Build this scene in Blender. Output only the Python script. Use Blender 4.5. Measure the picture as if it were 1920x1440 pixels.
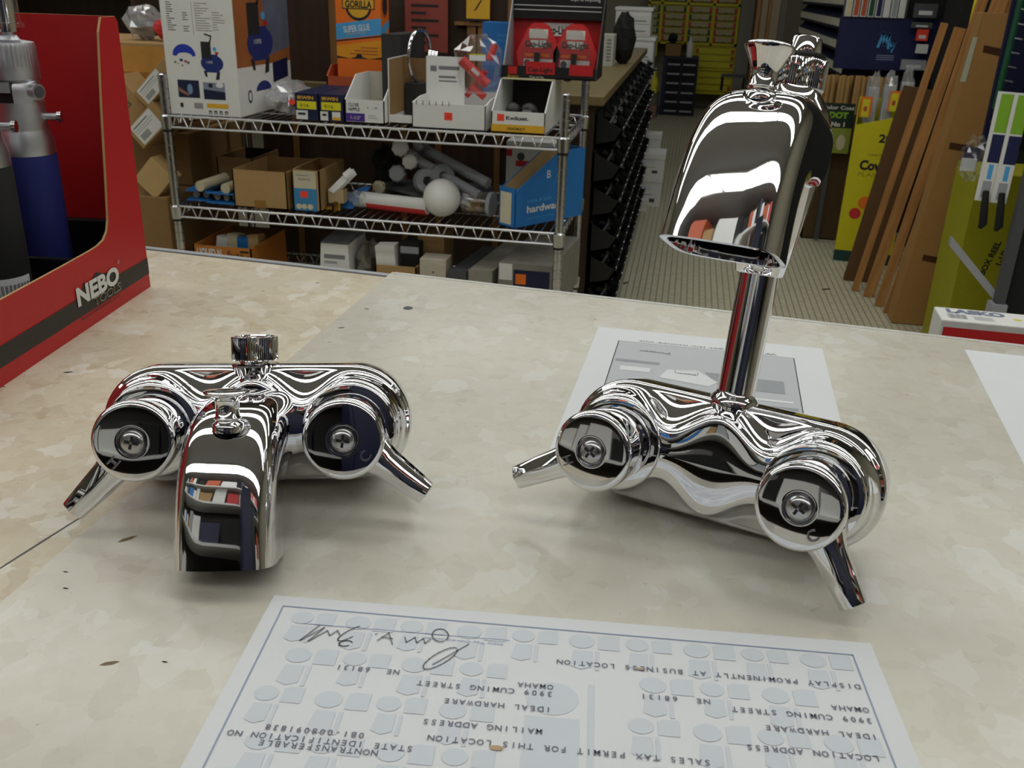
import bpy, math, random
from mathutils import Matrix, Vector
from math import sin, cos, pi, radians as RAD
random.seed(7)
S = bpy.context.scene
COL = S.collection
for o in list(bpy.data.objects): bpy.data.objects.remove(o)

# ------------------------------------------------------------------ camera
cd = bpy.data.cameras.new('camera'); cam = bpy.data.objects.new('camera', cd); COL.objects.link(cam)
FW = Vector((-0.1545, 0.9075, -0.3907)); RT = Vector((0.9832, 0.1801, 0.0297))
FW.normalize(); RT = (RT - FW * RT.dot(FW)).normalized(); UP = RT.cross(FW)
cam.matrix_world = Matrix(((RT.x, UP.x, -FW.x, .3113), (RT.y, UP.y, -FW.y, -2.5155), (RT.z, UP.z, -FW.z, 1.111), (0, 0, 0, 1)))
cd.sensor_width = 36; cd.lens = 36 * 1760 / 1920; cd.clip_start = .02; cd.clip_end = 60
cd.dof.use_dof = True; cd.dof.focus_distance = .45; cd.dof.aperture_fstop = 45
S.camera = cam
# ------------------------------------------------------------------ world, exposure
w = bpy.data.worlds.new('world'); S.world = w; w.use_nodes = True
w.node_tree.nodes['Background'].inputs[0].default_value = (.9, .95, 1, 1)
w.node_tree.nodes['Background'].inputs[1].default_value = .05
S.view_settings.view_transform = 'Standard'; S.view_settings.look = 'None'
S.view_settings.gamma = 1; S.view_settings.exposure = 0.0; S.view_settings.use_curve_mapping = False
LAMP = 3.45        # radiance of the fluorescent diffusers

# ------------------------------------------------------------------ materials
def lin(h):
    if isinstance(h, str):
        h = h.lstrip('#'); c = [int(h[i:i + 2], 16) / 255 for i in (0, 2, 4)]
    else: c = h
    return tuple((x / 12.92 if x <= .04045 else ((x + .055) / 1.055) ** 2.4) for x in c) + (1,)
MC = {}
def mat(name, col, rough=.6, metal=0, var=.06, scale=30, coat=0):
    if name in MC: return MC[name]
    m = bpy.data.materials.new(name); m.use_nodes = True; nt = m.node_tree; b = nt.nodes['Principled BSDF']
    c = lin(col)
    b.inputs['Roughness'].default_value = rough; b.inputs['Metallic'].default_value = metal
    b.inputs['Coat Weight'].default_value = coat
    if var:
        tc = nt.nodes.new('ShaderNodeTexCoord'); n = nt.nodes.new('ShaderNodeTexNoise'); n.inputs['Scale'].default_value = scale
        n.inputs['Detail'].default_value = 4
        mx = nt.nodes.new('ShaderNodeMix'); mx.data_type = 'RGBA'
        mx.inputs['A'].default_value = tuple(x * (1 - var * 1.6) for x in c[:3]) + (1,)
        mx.inputs['B'].default_value = tuple(min(1, x * (1 + var * 1.6)) for x in c[:3]) + (1,)
        nt.links.new(tc.outputs['Object'], n.inputs['Vector']); nt.links.new(n.outputs['Fac'], mx.inputs['Factor'])
        nt.links.new(mx.outputs['Result'], b.inputs['Base Color'])
    else: b.inputs['Base Color'].default_value = c
    MC[name] = m; return m
def emis(name, col, s):
    m = bpy.data.materials.new(name); m.use_nodes = True; nt = m.node_tree
    b = nt.nodes['Principled BSDF']; b.inputs['Base Color'].default_value = (.9, .9, .9, 1)
    b.inputs['Emission Color'].default_value = col; b.inputs['Emission Strength'].default_value = s; MC[name] = m; return m
def clear(name, tint, haze, rough=.1, gloss=.06):
    m = bpy.data.materials.new(name); m.use_nodes = True; nt = m.node_tree; nt.nodes.remove(nt.nodes['Principled BSDF'])
    t = nt.nodes.new('ShaderNodeBsdfTransparent'); t.inputs[0].default_value = (.985, .985, .98, 1)
    d = nt.nodes.new('ShaderNodeBsdfDiffuse'); d.inputs[0].default_value = lin(tint)
    g = nt.nodes.new('ShaderNodeBsdfGlossy'); g.inputs['Roughness'].default_value = rough; g.inputs[0].default_value = (1, 1, 1, 1)
    lw = nt.nodes.new('ShaderNodeLayerWeight'); lw.inputs[0].default_value = .35
    mu = nt.nodes.new('ShaderNodeMath'); mu.operation = 'MULTIPLY_ADD'; mu.inputs[1].default_value = .35; mu.inputs[2].default_value = gloss
    m1 = nt.nodes.new('ShaderNodeMixShader'); m1.inputs[0].default_value = haze
    m2 = nt.nodes.new('ShaderNodeMixShader'); L = nt.links.new
    L(t.outputs[0], m1.inputs[1]); L(d.outputs[0], m1.inputs[2]); L(lw.outputs['Facing'], mu.inputs[0]); L(mu.outputs[0], m2.inputs[0])
    L(m1.outputs[0], m2.inputs[1]); L(g.outputs[0], m2.inputs[2]); L(m2.outputs[0], nt.nodes['Material Output'].inputs[0])
    MC[name] = m; return m

def laminate(name='flake_laminate', grey=0, rough=.34):
    m = bpy.data.materials.new(name); m.use_nodes = True; nt = m.node_tree; b = nt.nodes['Principled BSDF']; L = nt.links.new
    tc = nt.nodes.new('ShaderNodeTexCoord'); mp = nt.nodes.new('ShaderNodeMapping')
    L(tc.outputs['Object'], mp.inputs['Vector'])
    nz = nt.nodes.new('ShaderNodeTexNoise'); nz.inputs['Scale'].default_value = 70; nz.inputs['Detail'].default_value = 3
    L(mp.outputs[0], nz.inputs['Vector'])
    va = nt.nodes.new('ShaderNodeVectorMath'); va.operation = 'MULTIPLY_ADD'; va.inputs[1].default_value = (.018,) * 3
    L(nz.outputs['Color'], va.inputs[0]); L(mp.outputs[0], va.inputs[2])
    def layer(scale, stops, sx):
        v = nt.nodes.new('ShaderNodeTexVoronoi'); v.inputs['Scale'].default_value = scale
        m2 = nt.nodes.new('ShaderNodeMapping'); m2.inputs['Scale'].default_value = sx
        L(va.outputs[0], m2.inputs['Vector']); L(m2.outputs[0], v.inputs['Vector'])
        sp = nt.nodes.new('ShaderNodeSeparateColor'); L(v.outputs['Color'], sp.inputs[0])
        r = nt.nodes.new('ShaderNodeValToRGB'); r.color_ramp.interpolation = 'LINEAR'
        e = r.color_ramp.elements
        while len(e) < len(stops): e.new(.5)
        for i, (p, c) in enumerate(stops): e[i].position = p; e[i].color = lin(c)
        L(sp.outputs[0], r.inputs[0]); return r
    a = layer(88, [(0, 'b9a98e'), (.12, 'cabda3'), (.4, 'd2c8b2'), (.7, 'c9bda4'), (.86, 'ded7c6'), (1, 'e4e2dc')], (1, .8, 1))
    c = layer(165, [(0, 'bba88a'), (.1, 'cdc1a8'), (.5, 'd6ccb6'), (1, 'dad3c2')], (.8, 1, 1))
    mx = nt.nodes.new('ShaderNodeMix'); mx.data_type = 'RGBA'; mx.inputs['Factor'].default_value = .45
    L(a.outputs[0], mx.inputs['A']); L(c.outputs[0], mx.inputs['B'])
    g = nt.nodes.new('ShaderNodeTexNoise'); g.inputs['Scale'].default_value = 9; g.inputs['Detail'].default_value = 6; L(mp.outputs[0], g.inputs['Vector'])
    gr = nt.nodes.new('ShaderNodeMapRange'); gr.inputs[1].default_value = .35; gr.inputs[2].default_value = .75; gr.inputs[3].default_value = 1.03; gr.inputs[4].default_value = .86
    L(g.outputs['Fac'], gr.inputs[0])
    mm = nt.nodes.new('ShaderNodeMix'); mm.data_type = 'RGBA'; mm.blend_type = 'MULTIPLY'; mm.inputs['Factor'].default_value = 1
    L(mx.outputs['Result'], mm.inputs['A']); L(gr.outputs[0], mm.inputs['B'])
    # fine dark specks worn into the top
    s2 = nt.nodes.new('ShaderNodeTexNoise'); s2.inputs['Scale'].default_value = 260; s2.inputs['Detail'].default_value = 2; L(mp.outputs[0], s2.inputs['Vector'])
    sr = nt.nodes.new('ShaderNodeMapRange'); sr.inputs[1].default_value = .74; sr.inputs[2].default_value = .80; L(s2.outputs['Fac'], sr.inputs[0])
    m3 = nt.nodes.new('ShaderNodeMix'); m3.data_type = 'RGBA'; m3.inputs['B'].default_value = lin('7d6c55')
    L(sr.outputs[0], m3.inputs['Factor']); L(mm.outputs['Result'], m3.inputs['A']); m4 = nt.nodes.new('ShaderNodeMix'); m4.data_type = 'RGBA'; m4.inputs['Factor'].default_value = grey; m4.inputs['B'].default_value = lin('c9cac6')
    L(m3.outputs['Result'], m4.inputs['A']); L(m4.outputs['Result'], b.inputs['Base Color'])
    b.inputs['Roughness'].default_value = rough
    MC[name] = m; return m

def striped_floor():
    m = bpy.data.materials.new('ribbed_floor_tile'); m.use_nodes = True; nt = m.node_tree; b = nt.nodes['Principled BSDF']; L = nt.links.new
    tc = nt.nodes.new('ShaderNodeTexCoord'); br = nt.nodes.new('ShaderNodeTexBrick'); L(tc.outputs['Object'], br.inputs['Vector'])
    br.offset = 0; br.inputs['Scale'].default_value = 1; br.inputs['Mortar Size'].default_value = .003; br.inputs['Mortar Smooth'].default_value = .4
    br.inputs['Brick Width'].default_value = .024; br.inputs['Row Height'].default_value = .024
    br.inputs['Color1'].default_value = lin('c6c1a8'); br.inputs['Color2'].default_value = lin('bdb8a0'); br.inputs['Mortar'].default_value = lin('8d8870')
    L(br.outputs['Color'], b.inputs['Base Color']); b.inputs['Roughness'].default_value = .5
    MC['ribbed_floor_tile'] = m; return m
def woodmat(name, c0, c1, scale=(3, 40, 3), rough=.6):
    m = bpy.data.materials.new(name); m.use_nodes = True; nt = m.node_tree; b = nt.nodes['Principled BSDF']; L = nt.links.new
    tc = nt.nodes.new('ShaderNodeTexCoord'); mp = nt.nodes.new('ShaderNodeMapping'); mp.inputs['Scale'].default_value = scale
    n = nt.nodes.new('ShaderNodeTexNoise'); n.inputs['Scale'].default_value = 2; n.inputs['Detail'].default_value = 5
    r = nt.nodes.new('ShaderNodeValToRGB'); r.color_ramp.elements[0].position = .3; r.color_ramp.elements[1].position = .7
    r.color_ramp.elements[0].color = lin(c0); r.color_ramp.elements[1].color = lin(c1)
    L(tc.outputs['Object'], mp.inputs[0]); L(mp.outputs[0], n.inputs['Vector']); L(n.outputs['Fac'], r.inputs[0]); L(r.outputs[0], b.inputs['Base Color'])
    b.inputs['Roughness'].default_value = rough; MC[name] = m; return m

chrome = mat('chrome', (.90, .90, .91), .03, 1, 0)
steel = mat('zinc_wire', (.80, .80, .82), .22, 1, .05)
alu = mat('aluminium', (.78, .79, .81), .38, 1, .04, 200)
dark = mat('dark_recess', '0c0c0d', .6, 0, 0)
black = mat('black_plastic', '121214', .45)
blackm = mat('black_matte', '0d0d0e', .8)
white = mat('white_card', 'd9d9d6', .6, 0, .03)
paper = mat('paper', 'd9dcdf', .7, 0, .02)
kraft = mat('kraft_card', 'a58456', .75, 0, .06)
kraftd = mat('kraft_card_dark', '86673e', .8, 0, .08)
kraftl = mat('kraft_card_light', 'bb9c68', .75, 0, .05)
red = mat('red_card', 'b5171d', .5, 0, .05, 12)
redp = mat('red_print', 'c92a2c', .5, 0, .02)
ink = mat('ink_black', '1a1a1d', .7, 0, 0)
inkg = mat('ink_grey', '77787c', .7, 0, 0)
inkb = mat('ink_blue', '8f9dbb', .7, 0, 0)
inkt = mat('ink_typewriter', '696b78', .7, 0, 0)
pale = mat('pattern_blue', 'cbd1d9', .7, 0, 0)
navy = mat('navy_print', '121a4a', .45)
navyd = mat('navy_plastic', '0f163c', .5)
blue = mat('blue_print', '1f6fb5', .5)
blued = mat('blue_foam', '15206b', .75, 0, .08, 150)
yellow = mat('yellow_print', 'd8cf1e', .5)
yel2 = mat('yellow_plastic', 'cfc414', .45)
gold = mat('gold_print', 'd9a72a', .5)
orange = mat('orange_print', 'e8731a', .5)
oranged = mat('orange_card', 'b4502a', .6)
sticker = mat('price_sticker', 'f2452e', .5, 0, 0)
purple = mat('purple_print', '4a2a86', .5, 0, 0)
green = mat('green_print', '7fae2a', .5)
greend = mat('dark_green', '0c4a2e', .5)
cream = mat('cream_plastic', 'cdc3a2', .5)
greyp = mat('grey_plastic', '9a9da3', .45)
greyd = mat('grey_dark', '4b4c50', .55)
mat('weathered_dark', '2c2a28', .8, 0, .35, 18)
brass = mat('brass', 'b08a3c', .3, 1)
skyp = mat('light_blue_print', '4aa0d8', .5)
wood = woodmat('molding_wood', '9c6a36', 'bd8a50', (30, 30, 2))
woodd = woodmat('dark_panel_wood', '2a1a0e', '3d2716', (20, 20, 1.5))
woodm = woodmat('upright_wood', '6a4620', '8a6230', (20, 20, 1.5))
poly = clear('polybag_film', 'e8eaf0', .22, .15, .10)
clearp = clear('clear_plastic', 'ffffff', .02, .05, .06)

# ------------------------------------------------------------------ mesh builder
_tc = {}
def text_mesh(s, bold):
    k = (s, bold)
    if k not in _tc:
        c = bpy.data.curves.new('t', 'FONT'); c.body = s; c.size = 1; c.align_x = 'LEFT'; c.align_y = 'BOTTOM_BASELINE'
        c.offset = bold; c.resolution_u = 3; c.fill_mode = 'FRONT'
        o = bpy.data.objects.new('t', c); me = bpy.data.meshes.new_from_object(o)
        _tc[k] = ([v.co.copy() for v in me.vertices], [tuple(p.vertices) for p in me.polygons])
        bpy.data.meshes.remove(me); bpy.data.objects.remove(o); bpy.data.curves.remove(c)
    return _tc[k]
def TF(o, r, u):
    r = Vector(r).normalized(); u = Vector(u).normalized(); n = r.cross(u); u = n.cross(r)
    return Matrix(((r.x, u.x, n.x, o[0]), (r.y, u.y, n.y, o[1]), (r.z, u.z, n.z, o[2]), (0, 0, 0, 1)))
def RZ(a, loc=(0, 0, 0)): return Matrix.Translation(loc) @ Matrix.Rotation(a, 4, 'Z')
class MB:
    def __init__(s): s.v = []; s.f = []; s.m = []; s.sm = []; s.mats = []
    def add(s, vs, fs, m, T=None, smooth=False):
        if m not in s.mats: s.mats.append(m)
        k = s.mats.index(m); n = len(s.v)
        for p in vs: s.v.append(T @ Vector(p) if T is not None else Vector(p))
        for f in fs: s.f.append(tuple(n + i for i in f)); s.m.append(k); s.sm.append(smooth)
        return s
    def box(s, x0, x1, y0, y1, z0, z1, m, T=None):
        vs = [(x, y, z) for z in (z0, z1) for y in (y0, y1) for x in (x0, x1)]
        return s.add(vs, [(0, 2, 3, 1), (4, 5, 7, 6), (0, 1, 5, 4), (2, 6, 7, 3), (0, 4, 6, 2), (1, 3, 7, 5)], m, T)
    def openbox(s, x0, x1, y0, y1, z0, z1, m, T=None, t=.004, mi=None, front=None, drop=None):
        """open-topped carton; front = height of the cut-down front (y0) wall"""
        mi = mi or m; f = front if front is not None else z1
        s.box(x0, x1, y0, y1, z0, z0 + t, m, T); s.box(x0, x1, y1 - t, y1, z0, z1, mi, T); s.box(x0, x1, y0, y0 + t, z0, f, m, T)
        d = drop if drop is not None else .6
        for a in (x0, x1 - t):
            pr = [(y0, z0), (y1, z0), (y1, z1), (y0 + (y1 - y0) * d if f < z1 else y0, z1), (y0, f)]
            if f >= z1: pr = pr[:3] + [(y0, z1)]
            s.prism([(a, y, z) for y, z in pr], (t, 0, 0), m, T)
        return s
    def prism(s, pts, ex, m, T=None, me=None):
        n = len(pts); e = Vector(ex); a = [Vector(p) for p in pts]; b = [p + e for p in a]
        s.add(a + b, [tuple(range(n))[::-1], tuple(range(n, 2 * n))], m, T)
        return s.add(a + b, [(i, (i + 1) % n, n + (i + 1) % n, n + i) for i in range(n)], me or m, T)
    def quad(s, T, x0, y0, x1, y1, m, layer=1): 
        z = .0003 * layer; return s.add([(x0, y0, z), (x1, y0, z), (x1, y1, z), (x0, y1, z)], [(0, 1, 2, 3)], m, T)
    def flat(s, T, pts, m, layer=1):
        return s.add([(p[0], p[1], .0003 * layer) for p in pts], [tuple(range(len(pts)))], m, T)
    def disc(s, T, x, y, rx, ry, m, layer=1, n=20, a0=0, a1=2 * pi):
        return s.flat(T, [(x + rx * cos(a0 + (a1 - a0) * i / n), y + ry * sin(a0 + (a1 - a0) * i / n)) for i in range(n + (a1 - a0 < 6.2))], m, layer)
    def text(s, T, x, y, st, h, m, layer=2, width=None, bold=0, mono=None, align='L', z=None):
        """h = cap height; width squeezes the line to that length; mono = fixed pitch"""
        k = h / .72; zz = .0003 * layer if z is None else z
        if mono:
            for i, ch in enumerate(st):
                if ch == ' ': continue
                v, f = text_mesh(ch, bold)
                if not v: continue
                w0 = min(p.x for p in v); w1 = max(p.x for p in v); sc = min(1, .82 * mono / max(1e-6, (w1 - w0) * k)); cx = (w0 + w1) / 2
                s.add([(x + mono * (i + .5) + (p.x - cx) * k * sc, y + p.y * k, zz) for p in v], f, m, T)
            return s
        v, f = text_mesh(st, bold)
        if not v: return s
        w0 = min(p.x for p in v); w1 = max(p.x for p in v); kx = width / (w1 - w0) if width else k
        ox = x - (w1 - w0) * kx / 2 if align == 'C' else x
        return s.add([(ox + (p.x - w0) * kx, y + p.y * k, zz) for p in v], f, m, T)
    def lathe(s, prof, m, T=None, n=48, smooth=True, cap=True, gear=None):
        """prof: [(r, h)] about local z"""
        vs = []; fs = []
        for r, h in prof:
            for i in range(n):
                a = 2 * pi * i / n; rr = r
                if gear and i % 2 and gear[0] <= h <= gear[1]: rr = r - gear[2]
                vs.append((rr * cos(a), rr * sin(a), h))
        for j in range(len(prof) - 1):
            for i in range(n):
                k = (i + 1) % n; fs.append((j * n + i, j * n + k, (j + 1) * n + k, (j + 1) * n + i))
        s.add(vs, fs, m, T, smooth)
        if cap:
            q = len(prof) - 1
            if prof[0][0] > 1e-5: s.add(vs[:n], [tuple(range(n))[::-1]], m, T)
            if prof[q][0] > 1e-5: s.add(vs[q * n:], [tuple(range(n))], m, T)
        return s
    def cyl(s, p0, p1, r, m, n=16, r1=None, T=None, smooth=True):
        p0 = Vector(p0); p1 = Vector(p1); d = p1 - p0; L = d.length
        q = d.to_track_quat('Z', 'Y').to_matrix().to_4x4(); M = Matrix.Translation(p0) @ q
        return s.lathe([(r, 0), (r if r1 is None else r1, L)], m, (T @ M) if T is not None else M, n, smooth)
    def tube(s, pts, r, m, n=8, T=None, closed=False):
        P = [Vector(p) for p in pts]; N = len(P); vs = []; fs = []; prev = None
        for i, p in enumerate(P):
            a = P[i - 1] if (i or closed) else p; b = P[(i + 1) % N] if (i < N - 1 or closed) else p
            t = (b - a).normalized()
            if prev is None:
                u = t.orthogonal().normalized()
            else: u = (prev - t * prev.dot(t)).normalized()
            prev = u; w2 = t.cross(u); rr = r[i] if isinstance(r, (list, tuple)) else r
            for k in range(n):
                g = 2 * pi * k / n; vs.append(p + (u * cos(g) + w2 * sin(g)) * rr)
        for i in range(N if closed else N - 1):
            j = (i + 1) % N
            for k in range(n): l = (k + 1) % n; fs.append((i * n + k, i * n + l, j * n + l, j * n + k))
        if not closed: fs += [tuple(range(n))[::-1], tuple(range((N - 1) * n, N * n))]
        return s.add(vs, fs, m, T, True)
    def loft(s, rings, m, T=None, cap0=True, cap1=True, smooth=True):
        n = len(rings[0]); vs = [p for r in rings for p in r]; fs = []
        for j in range(len(rings) - 1):
            for i in range(n):
                k = (i + 1) % n; fs.append((j * n + i, j * n + k, (j + 1) * n + k, (j + 1) * n + i))
        if cap0: fs.append(tuple(range(n))[::-1])
        if cap1: fs.append(tuple(range((len(rings) - 1) * n, len(rings) * n)))
        return s.add(vs, fs, m, T, smooth)
    def blob(s, c, rx, ry, rz, m, seed=0, amp=.25, nu=14, nv=9, T=None, smooth=False, zmin=None):
        rg = random.Random(seed); vs = []; fs = []
        for j in range(nv + 1):
            for i in range(nu):
                th = pi * j / nv; a = 2 * pi * i / nu; q = 1 + (rg.random() - .5) * 2 * amp if 0 < j < nv else 1
                vs.append((c[0] + rx * q * sin(th) * cos(a), c[1] + ry * q * sin(th) * sin(a), max(c[2] + rz * q * cos(th), zmin if zmin is not None else -9)))
        for j in range(nv):
            for i in range(nu): k = (i + 1) % nu; fs.append((j * nu + i, (j + 1) * nu + i, (j + 1) * nu + k, j * nu + k))
        return s.add(vs, fs, m, T, smooth)
    def sphere(s, c, r, m, n=32, T=None):
        return s.blob(c, r, r, r, m, 0, 0, n, n // 2, T, True)
    def build(s, name, parent=None, bevel=0, sharp=40, seg=2):
        me = bpy.data.meshes.new(name); me.from_pydata([tuple(v) for v in s.v], [], s.f)
        for m in s.mats: me.materials.append(m)
        me.polygons.foreach_set('material_index', s.m); me.polygons.foreach_set('use_smooth', s.sm)
        me.validate(); me.update()
        if any(s.sm): me.set_sharp_from_angle(angle=RAD(sharp))
        o = bpy.data.objects.new(name, me); COL.objects.link(o)
        if parent: o.parent = parent
        if bevel:
            b = o.modifiers.new('bevel', 'BEVEL'); b.width = bevel; b.segments = seg; b.limit_method = 'ANGLE'; b.angle_limit = RAD(40)
        return o
def tag(o, label, cat, group=None):
    o['label'] = label; o['category'] = cat
    if group: o['group'] = group
    return o
def thing(name, label, cat, loc=(0, 0, 0), rz=0, group=None, M=None):
    o = bpy.data.objects.new(name, None); COL.objects.link(o); o.empty_display_size = .05
    if M is not None: o.matrix_world = M
    else: o.location = loc; o.rotation_euler = (0, 0, rz)
    return tag(o, label, cat, group)
def struct(o): o['kind'] = 'structure'; return o
def place(o, loc, rz=0, rot=None):
    o.location = loc; o.rotation_euler = rot or (0, 0, rz); return o
def dup(r, loc, rz=0, label=None, group=None, rot=None):
    c = r.copy(); COL.objects.link(c); c.location = loc; c.rotation_euler = rot or (0, 0, rz)
    if label: c['label'] = label
    if group: c['group'] = group
    for ch in list(r.children):
        d = ch.copy(); COL.objects.link(d); d.parent = c
        for g in list(ch.children): e = g.copy(); COL.objects.link(e); e.parent = d
    return c

# ------------------------------------------------------------------ the room
XL, XR, YB, YF, ZC = -3.9, 3.7, 7.95, -6.3, 2.62
struct(MB().box(XL, XR, YF, YB, -.05, 0, striped_floor()).build('floor'))
struct(MB().box(XL, XR, YF, YB, ZC, ZC + .05, mat('ceiling_tile', 'aaabac', .85, 0, .03, 4)).build('ceiling'))
wallm = mat('wall_paint', 'a59f8c', .7, 0, .05, 3)
struct(MB().box(XL, XR, YB, YB + .1, 0, ZC, wallm).build('wall_back'))
struct(MB().box(XL, XR, YF - .1, YF, 0, ZC, wallm).build('wall_front'))
struct(MB().box(XL - .1, XL, YF, YB, 0, ZC, wallm).build('wall_left'))
struct(MB().box(XR, XR + .1, YF, YB, 0, ZC, wallm).build('wall_right'))
struct(MB().box(.735, .86, 7.5, 7.949, 0, ZC, mat('column_paint', '8b877b', .6)).build('trim_1'))

# fluorescent fixtures
lampm = emis('fluorescent_diffuser', (.985, 1, .955, 1), LAMP)
def fixture():
    t = thing('ceiling_light', 'white fluorescent ceiling fixture overhead', 'ceiling light', group='fluorescent ceiling fixtures')
    MB().box(-.61, .61, -.2, .2, -.03, 0, white).build('housing', t)
    b = MB(); pr = [(-.185, -.03), (-.15, -.055), (0, -.066), (.15, -.055), (.185, -.03)]
    b.prism([(-.59, y, z) for y, z in pr], (1.18, 0, 0), lampm); b.build('diffuser', t); return t
fx = fixture(); first = True
for (y, xs, rz) in ((-3.35, (-2.6, -1.37, -.14, 1.09, 2.32), 0), (-1.8, (-2.6, -1.37, -.14, 1.09, 2.32), 0), (-.55, (-2.6, -1.37, -.14, 1.09, 2.32), 0), (.5, (-2.0, -.75, .5, 1.75), 0), (2.2, (-.6, .66), 0), (5.4, (.66,), 0)):
    for x in xs:
        if first: fx.location = (x, y, ZC - .001); first = False
        else: dup(fx, (x, y, ZC - .001), rz)

# ------------------------------------------------------------------ the counter
lam = laminate()
ct = thing('counter', 'long store counter topped with beige flake laminate', 'counter', (.097, -1.832, 0), RAD(-5.4))
MB().box(-1.9, 1.35, -.8, -.006, .86, .9, lam).build('countertop', ct, .002)
MB().box(-1.88, 1.33, -.76, -.03, 0, .859, woodd).build('base', ct)
e = MB(); e.box(-1.9, 1.35, -.006, 0, .868, .9003, alu); e.box(-1.9, 1.35, -.0092, -.006, .8995, .9003, greyd); e['x'] if False else None
o = e.build('edge_strip', ct); o['label'] = 'bright metal edge strip'
# scratch and burn marks, each its own part
def mark(parent, x, y, l, a, m=None, z=.9001, name='mark', pts=None):
    wd = l * .3; q = MB(); q.flat(Matrix.Identity(4), pts or [(-l, 0), (-l * .4, wd), (l * .5, wd * .8), (l, 0), (l * .3, -wd), (-l * .5, -wd * .7)], m or ink, 0)
    o = q.build(name); o.parent = parent; PM = Matrix.Identity(4)
    if parent.type == 'EMPTY': PM = RZ(RAD(-5.4), (.097, -1.832, 0))
    o.matrix_local = PM.inverted() @ RZ(a, (x, y, z)); return o
mark(ct, .0735, -2.234, .03, RAD(-100.6), greyd, .90012, 'scratch', [(-.030, -.0003), (0, -.0006), (.03, -.0003), (.03, .0002), (0, .0005), (-.03, .0002)])
for x, y, l, a in ((-.0216, -2.0718, .003, .4), (-.0431, -2.0989, .0022, .1), (.067, -1.99, .002, .4), (.05, -1.87, .0022, .8), (.02, -1.9, .0016, 0)): mark(ct, x, y, l, a)
# clear vinyl mat over the right part of the counter
MZ = .9009
mt = MB(); mt.prism([(.096, -1.829, .9004), (.0855, -2.27, .9004), (.07, -2.62, .9004), (1.38, -2.70, .9004), (1.43, -1.973, .9004)], (0, 0, .0005), laminate('worn_sheet', .5, .22))
mo = tag(mt.build('counter_mat'), 'pale worn sheet covering the right part of the beige counter top', 'counter mat')
for x, y, l, a in ((.1024, -1.9627, .0026, .5), (.106, -1.9213, .0022, 0), (.1045, -1.9902, .0012, .2), (.1588, -2.2885, .0012, 0), (.1416, -2.293, .0032, .5), (.4674, -1.8442, .0012, 0), (.2632, -1.9023, .001, 0), (.1064, -2.2236, .004, .9), (.0964, -2.2495, .0012, 0), (.1027, -2.2589, .0013, 0)):
    mark(mo, x, y, l, a, mat('brown_mark', '7a664c', .7) if l > .003 else ink, MZ + .0001)
mark(mo, .133, -1.912, .004, .2, greyd, MZ + .0001, 'mark', [(.0034 * cos(k * .5236), .0042 * sin(k * .5236)) for k in range(12)])
# pale rolled lip of the mat over the back edge
lip = MB(); lip.prism([(.098, -1.8265, .9003), (1.43, -1.9705, .9003), (1.43, -1.9775, .9013), (.098, -1.8335, .9013)], (0, 0, -.0008), mat('mat_lip', 'd6d6d4', .4)); 
o = lip.build('lip', mo); o['label'] = 'whitish turned-down back edge'

# ------------------------------------------------------------------ papers under the mat
def paper_T(x, y, deg): return Matrix.Translation((x, y, MZ + .0001)) @ Matrix.Rotation(RAD(deg), 4, 'Z') @ Matrix.Diagonal((1, 1, 1, 1))
# permit: local x right, local y away; sheet spans y -0.14..0
T = paper_T(.1789, -2.2461, 5.2)
b = MB(); b.box(0, .2155, -.15, 0, -.00005, .00003, paper, T)
# repeated pale emblem pattern
def emblem(ox, oy, k, m):
    b.disc(T, ox + .006 * k, oy - .004 * k, .0042 * k, .0036 * k, m, .7, 16)
    b.flat(T, [(ox + .0115 * k, oy - .0076 * k), (ox + .0115 * k, oy - .0012 * k), (ox + .0135 * k, oy - .0002 * k), (ox + .0185 * k, oy - .0002 * k), (ox + .0185 * k, oy - .0076 * k)], m, .7)
    b.flat(T, [(ox + .0025 * k, oy - .0165 * k), (ox + .0035 * k, oy - .0088 * k), (ox + .0095 * k, oy - .0088 * k), (ox + .0095 * k, oy - .0165 * k), (ox + .006 * k, oy - .018 * k)], m, .7)
    b.quad(T, ox + .0105 * k, oy - .018 * k, ox + .0118 * k, oy - .0088 * k, m, .7)
for r in range(7):
    for c in range(10):
        x = .0085 + c * .0198 + (.004 if r % 2 else 0); y = -.008 - r * .0195
        if x > .188 or (.076 < x < .120 and 1 <= r <= 3): continue
        emblem(x, y, .95 + .1 * ((r + c) % 2), pale)
b.disc(T, .105, -.042, .0085, .0075, pale, .5); b.quad(T, .1165, -.072, .1185, -.034, pale, .5)
b.flat(T, [(.097, -.0725), (.097, -.0505), (.114, -.0505), (.114, -.075), (.104, -.072)], pale, .5)
for p, q in (((.0054, -.0061), (.2075, -.0076)), ((.0054, -.0061), (.0073, -.145)), ((.2075, -.0076), (.2085, -.145))):
    d = Vector((q[0] - p[0], q[1] - p[1])).normalized(); n = Vector((-d.y, d.x)) * .00022
    b.flat(T, [(p[0] - n.x, p[1] - n.y), (q[0] - n.x, q[1] - n.y), (q[0] + n.x, q[1] + n.y), (p[0] + n.x, p[1] + n.y)], inkb, 1)
def line(st, x0, y0, x1, h=.0023, m=inkt):
    # upside-down typewriter line: starts at viewer-right x0, reads towards x1
    TT = T @ TF((x0, -y0 - h * .0, 0), (-1, 0, 0), (0, -1, 0))
    b.text(TT, 0, -h / 2, st, h, m, 1.2, mono=abs(x0 - x1) / len(st), bold=.012)
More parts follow.
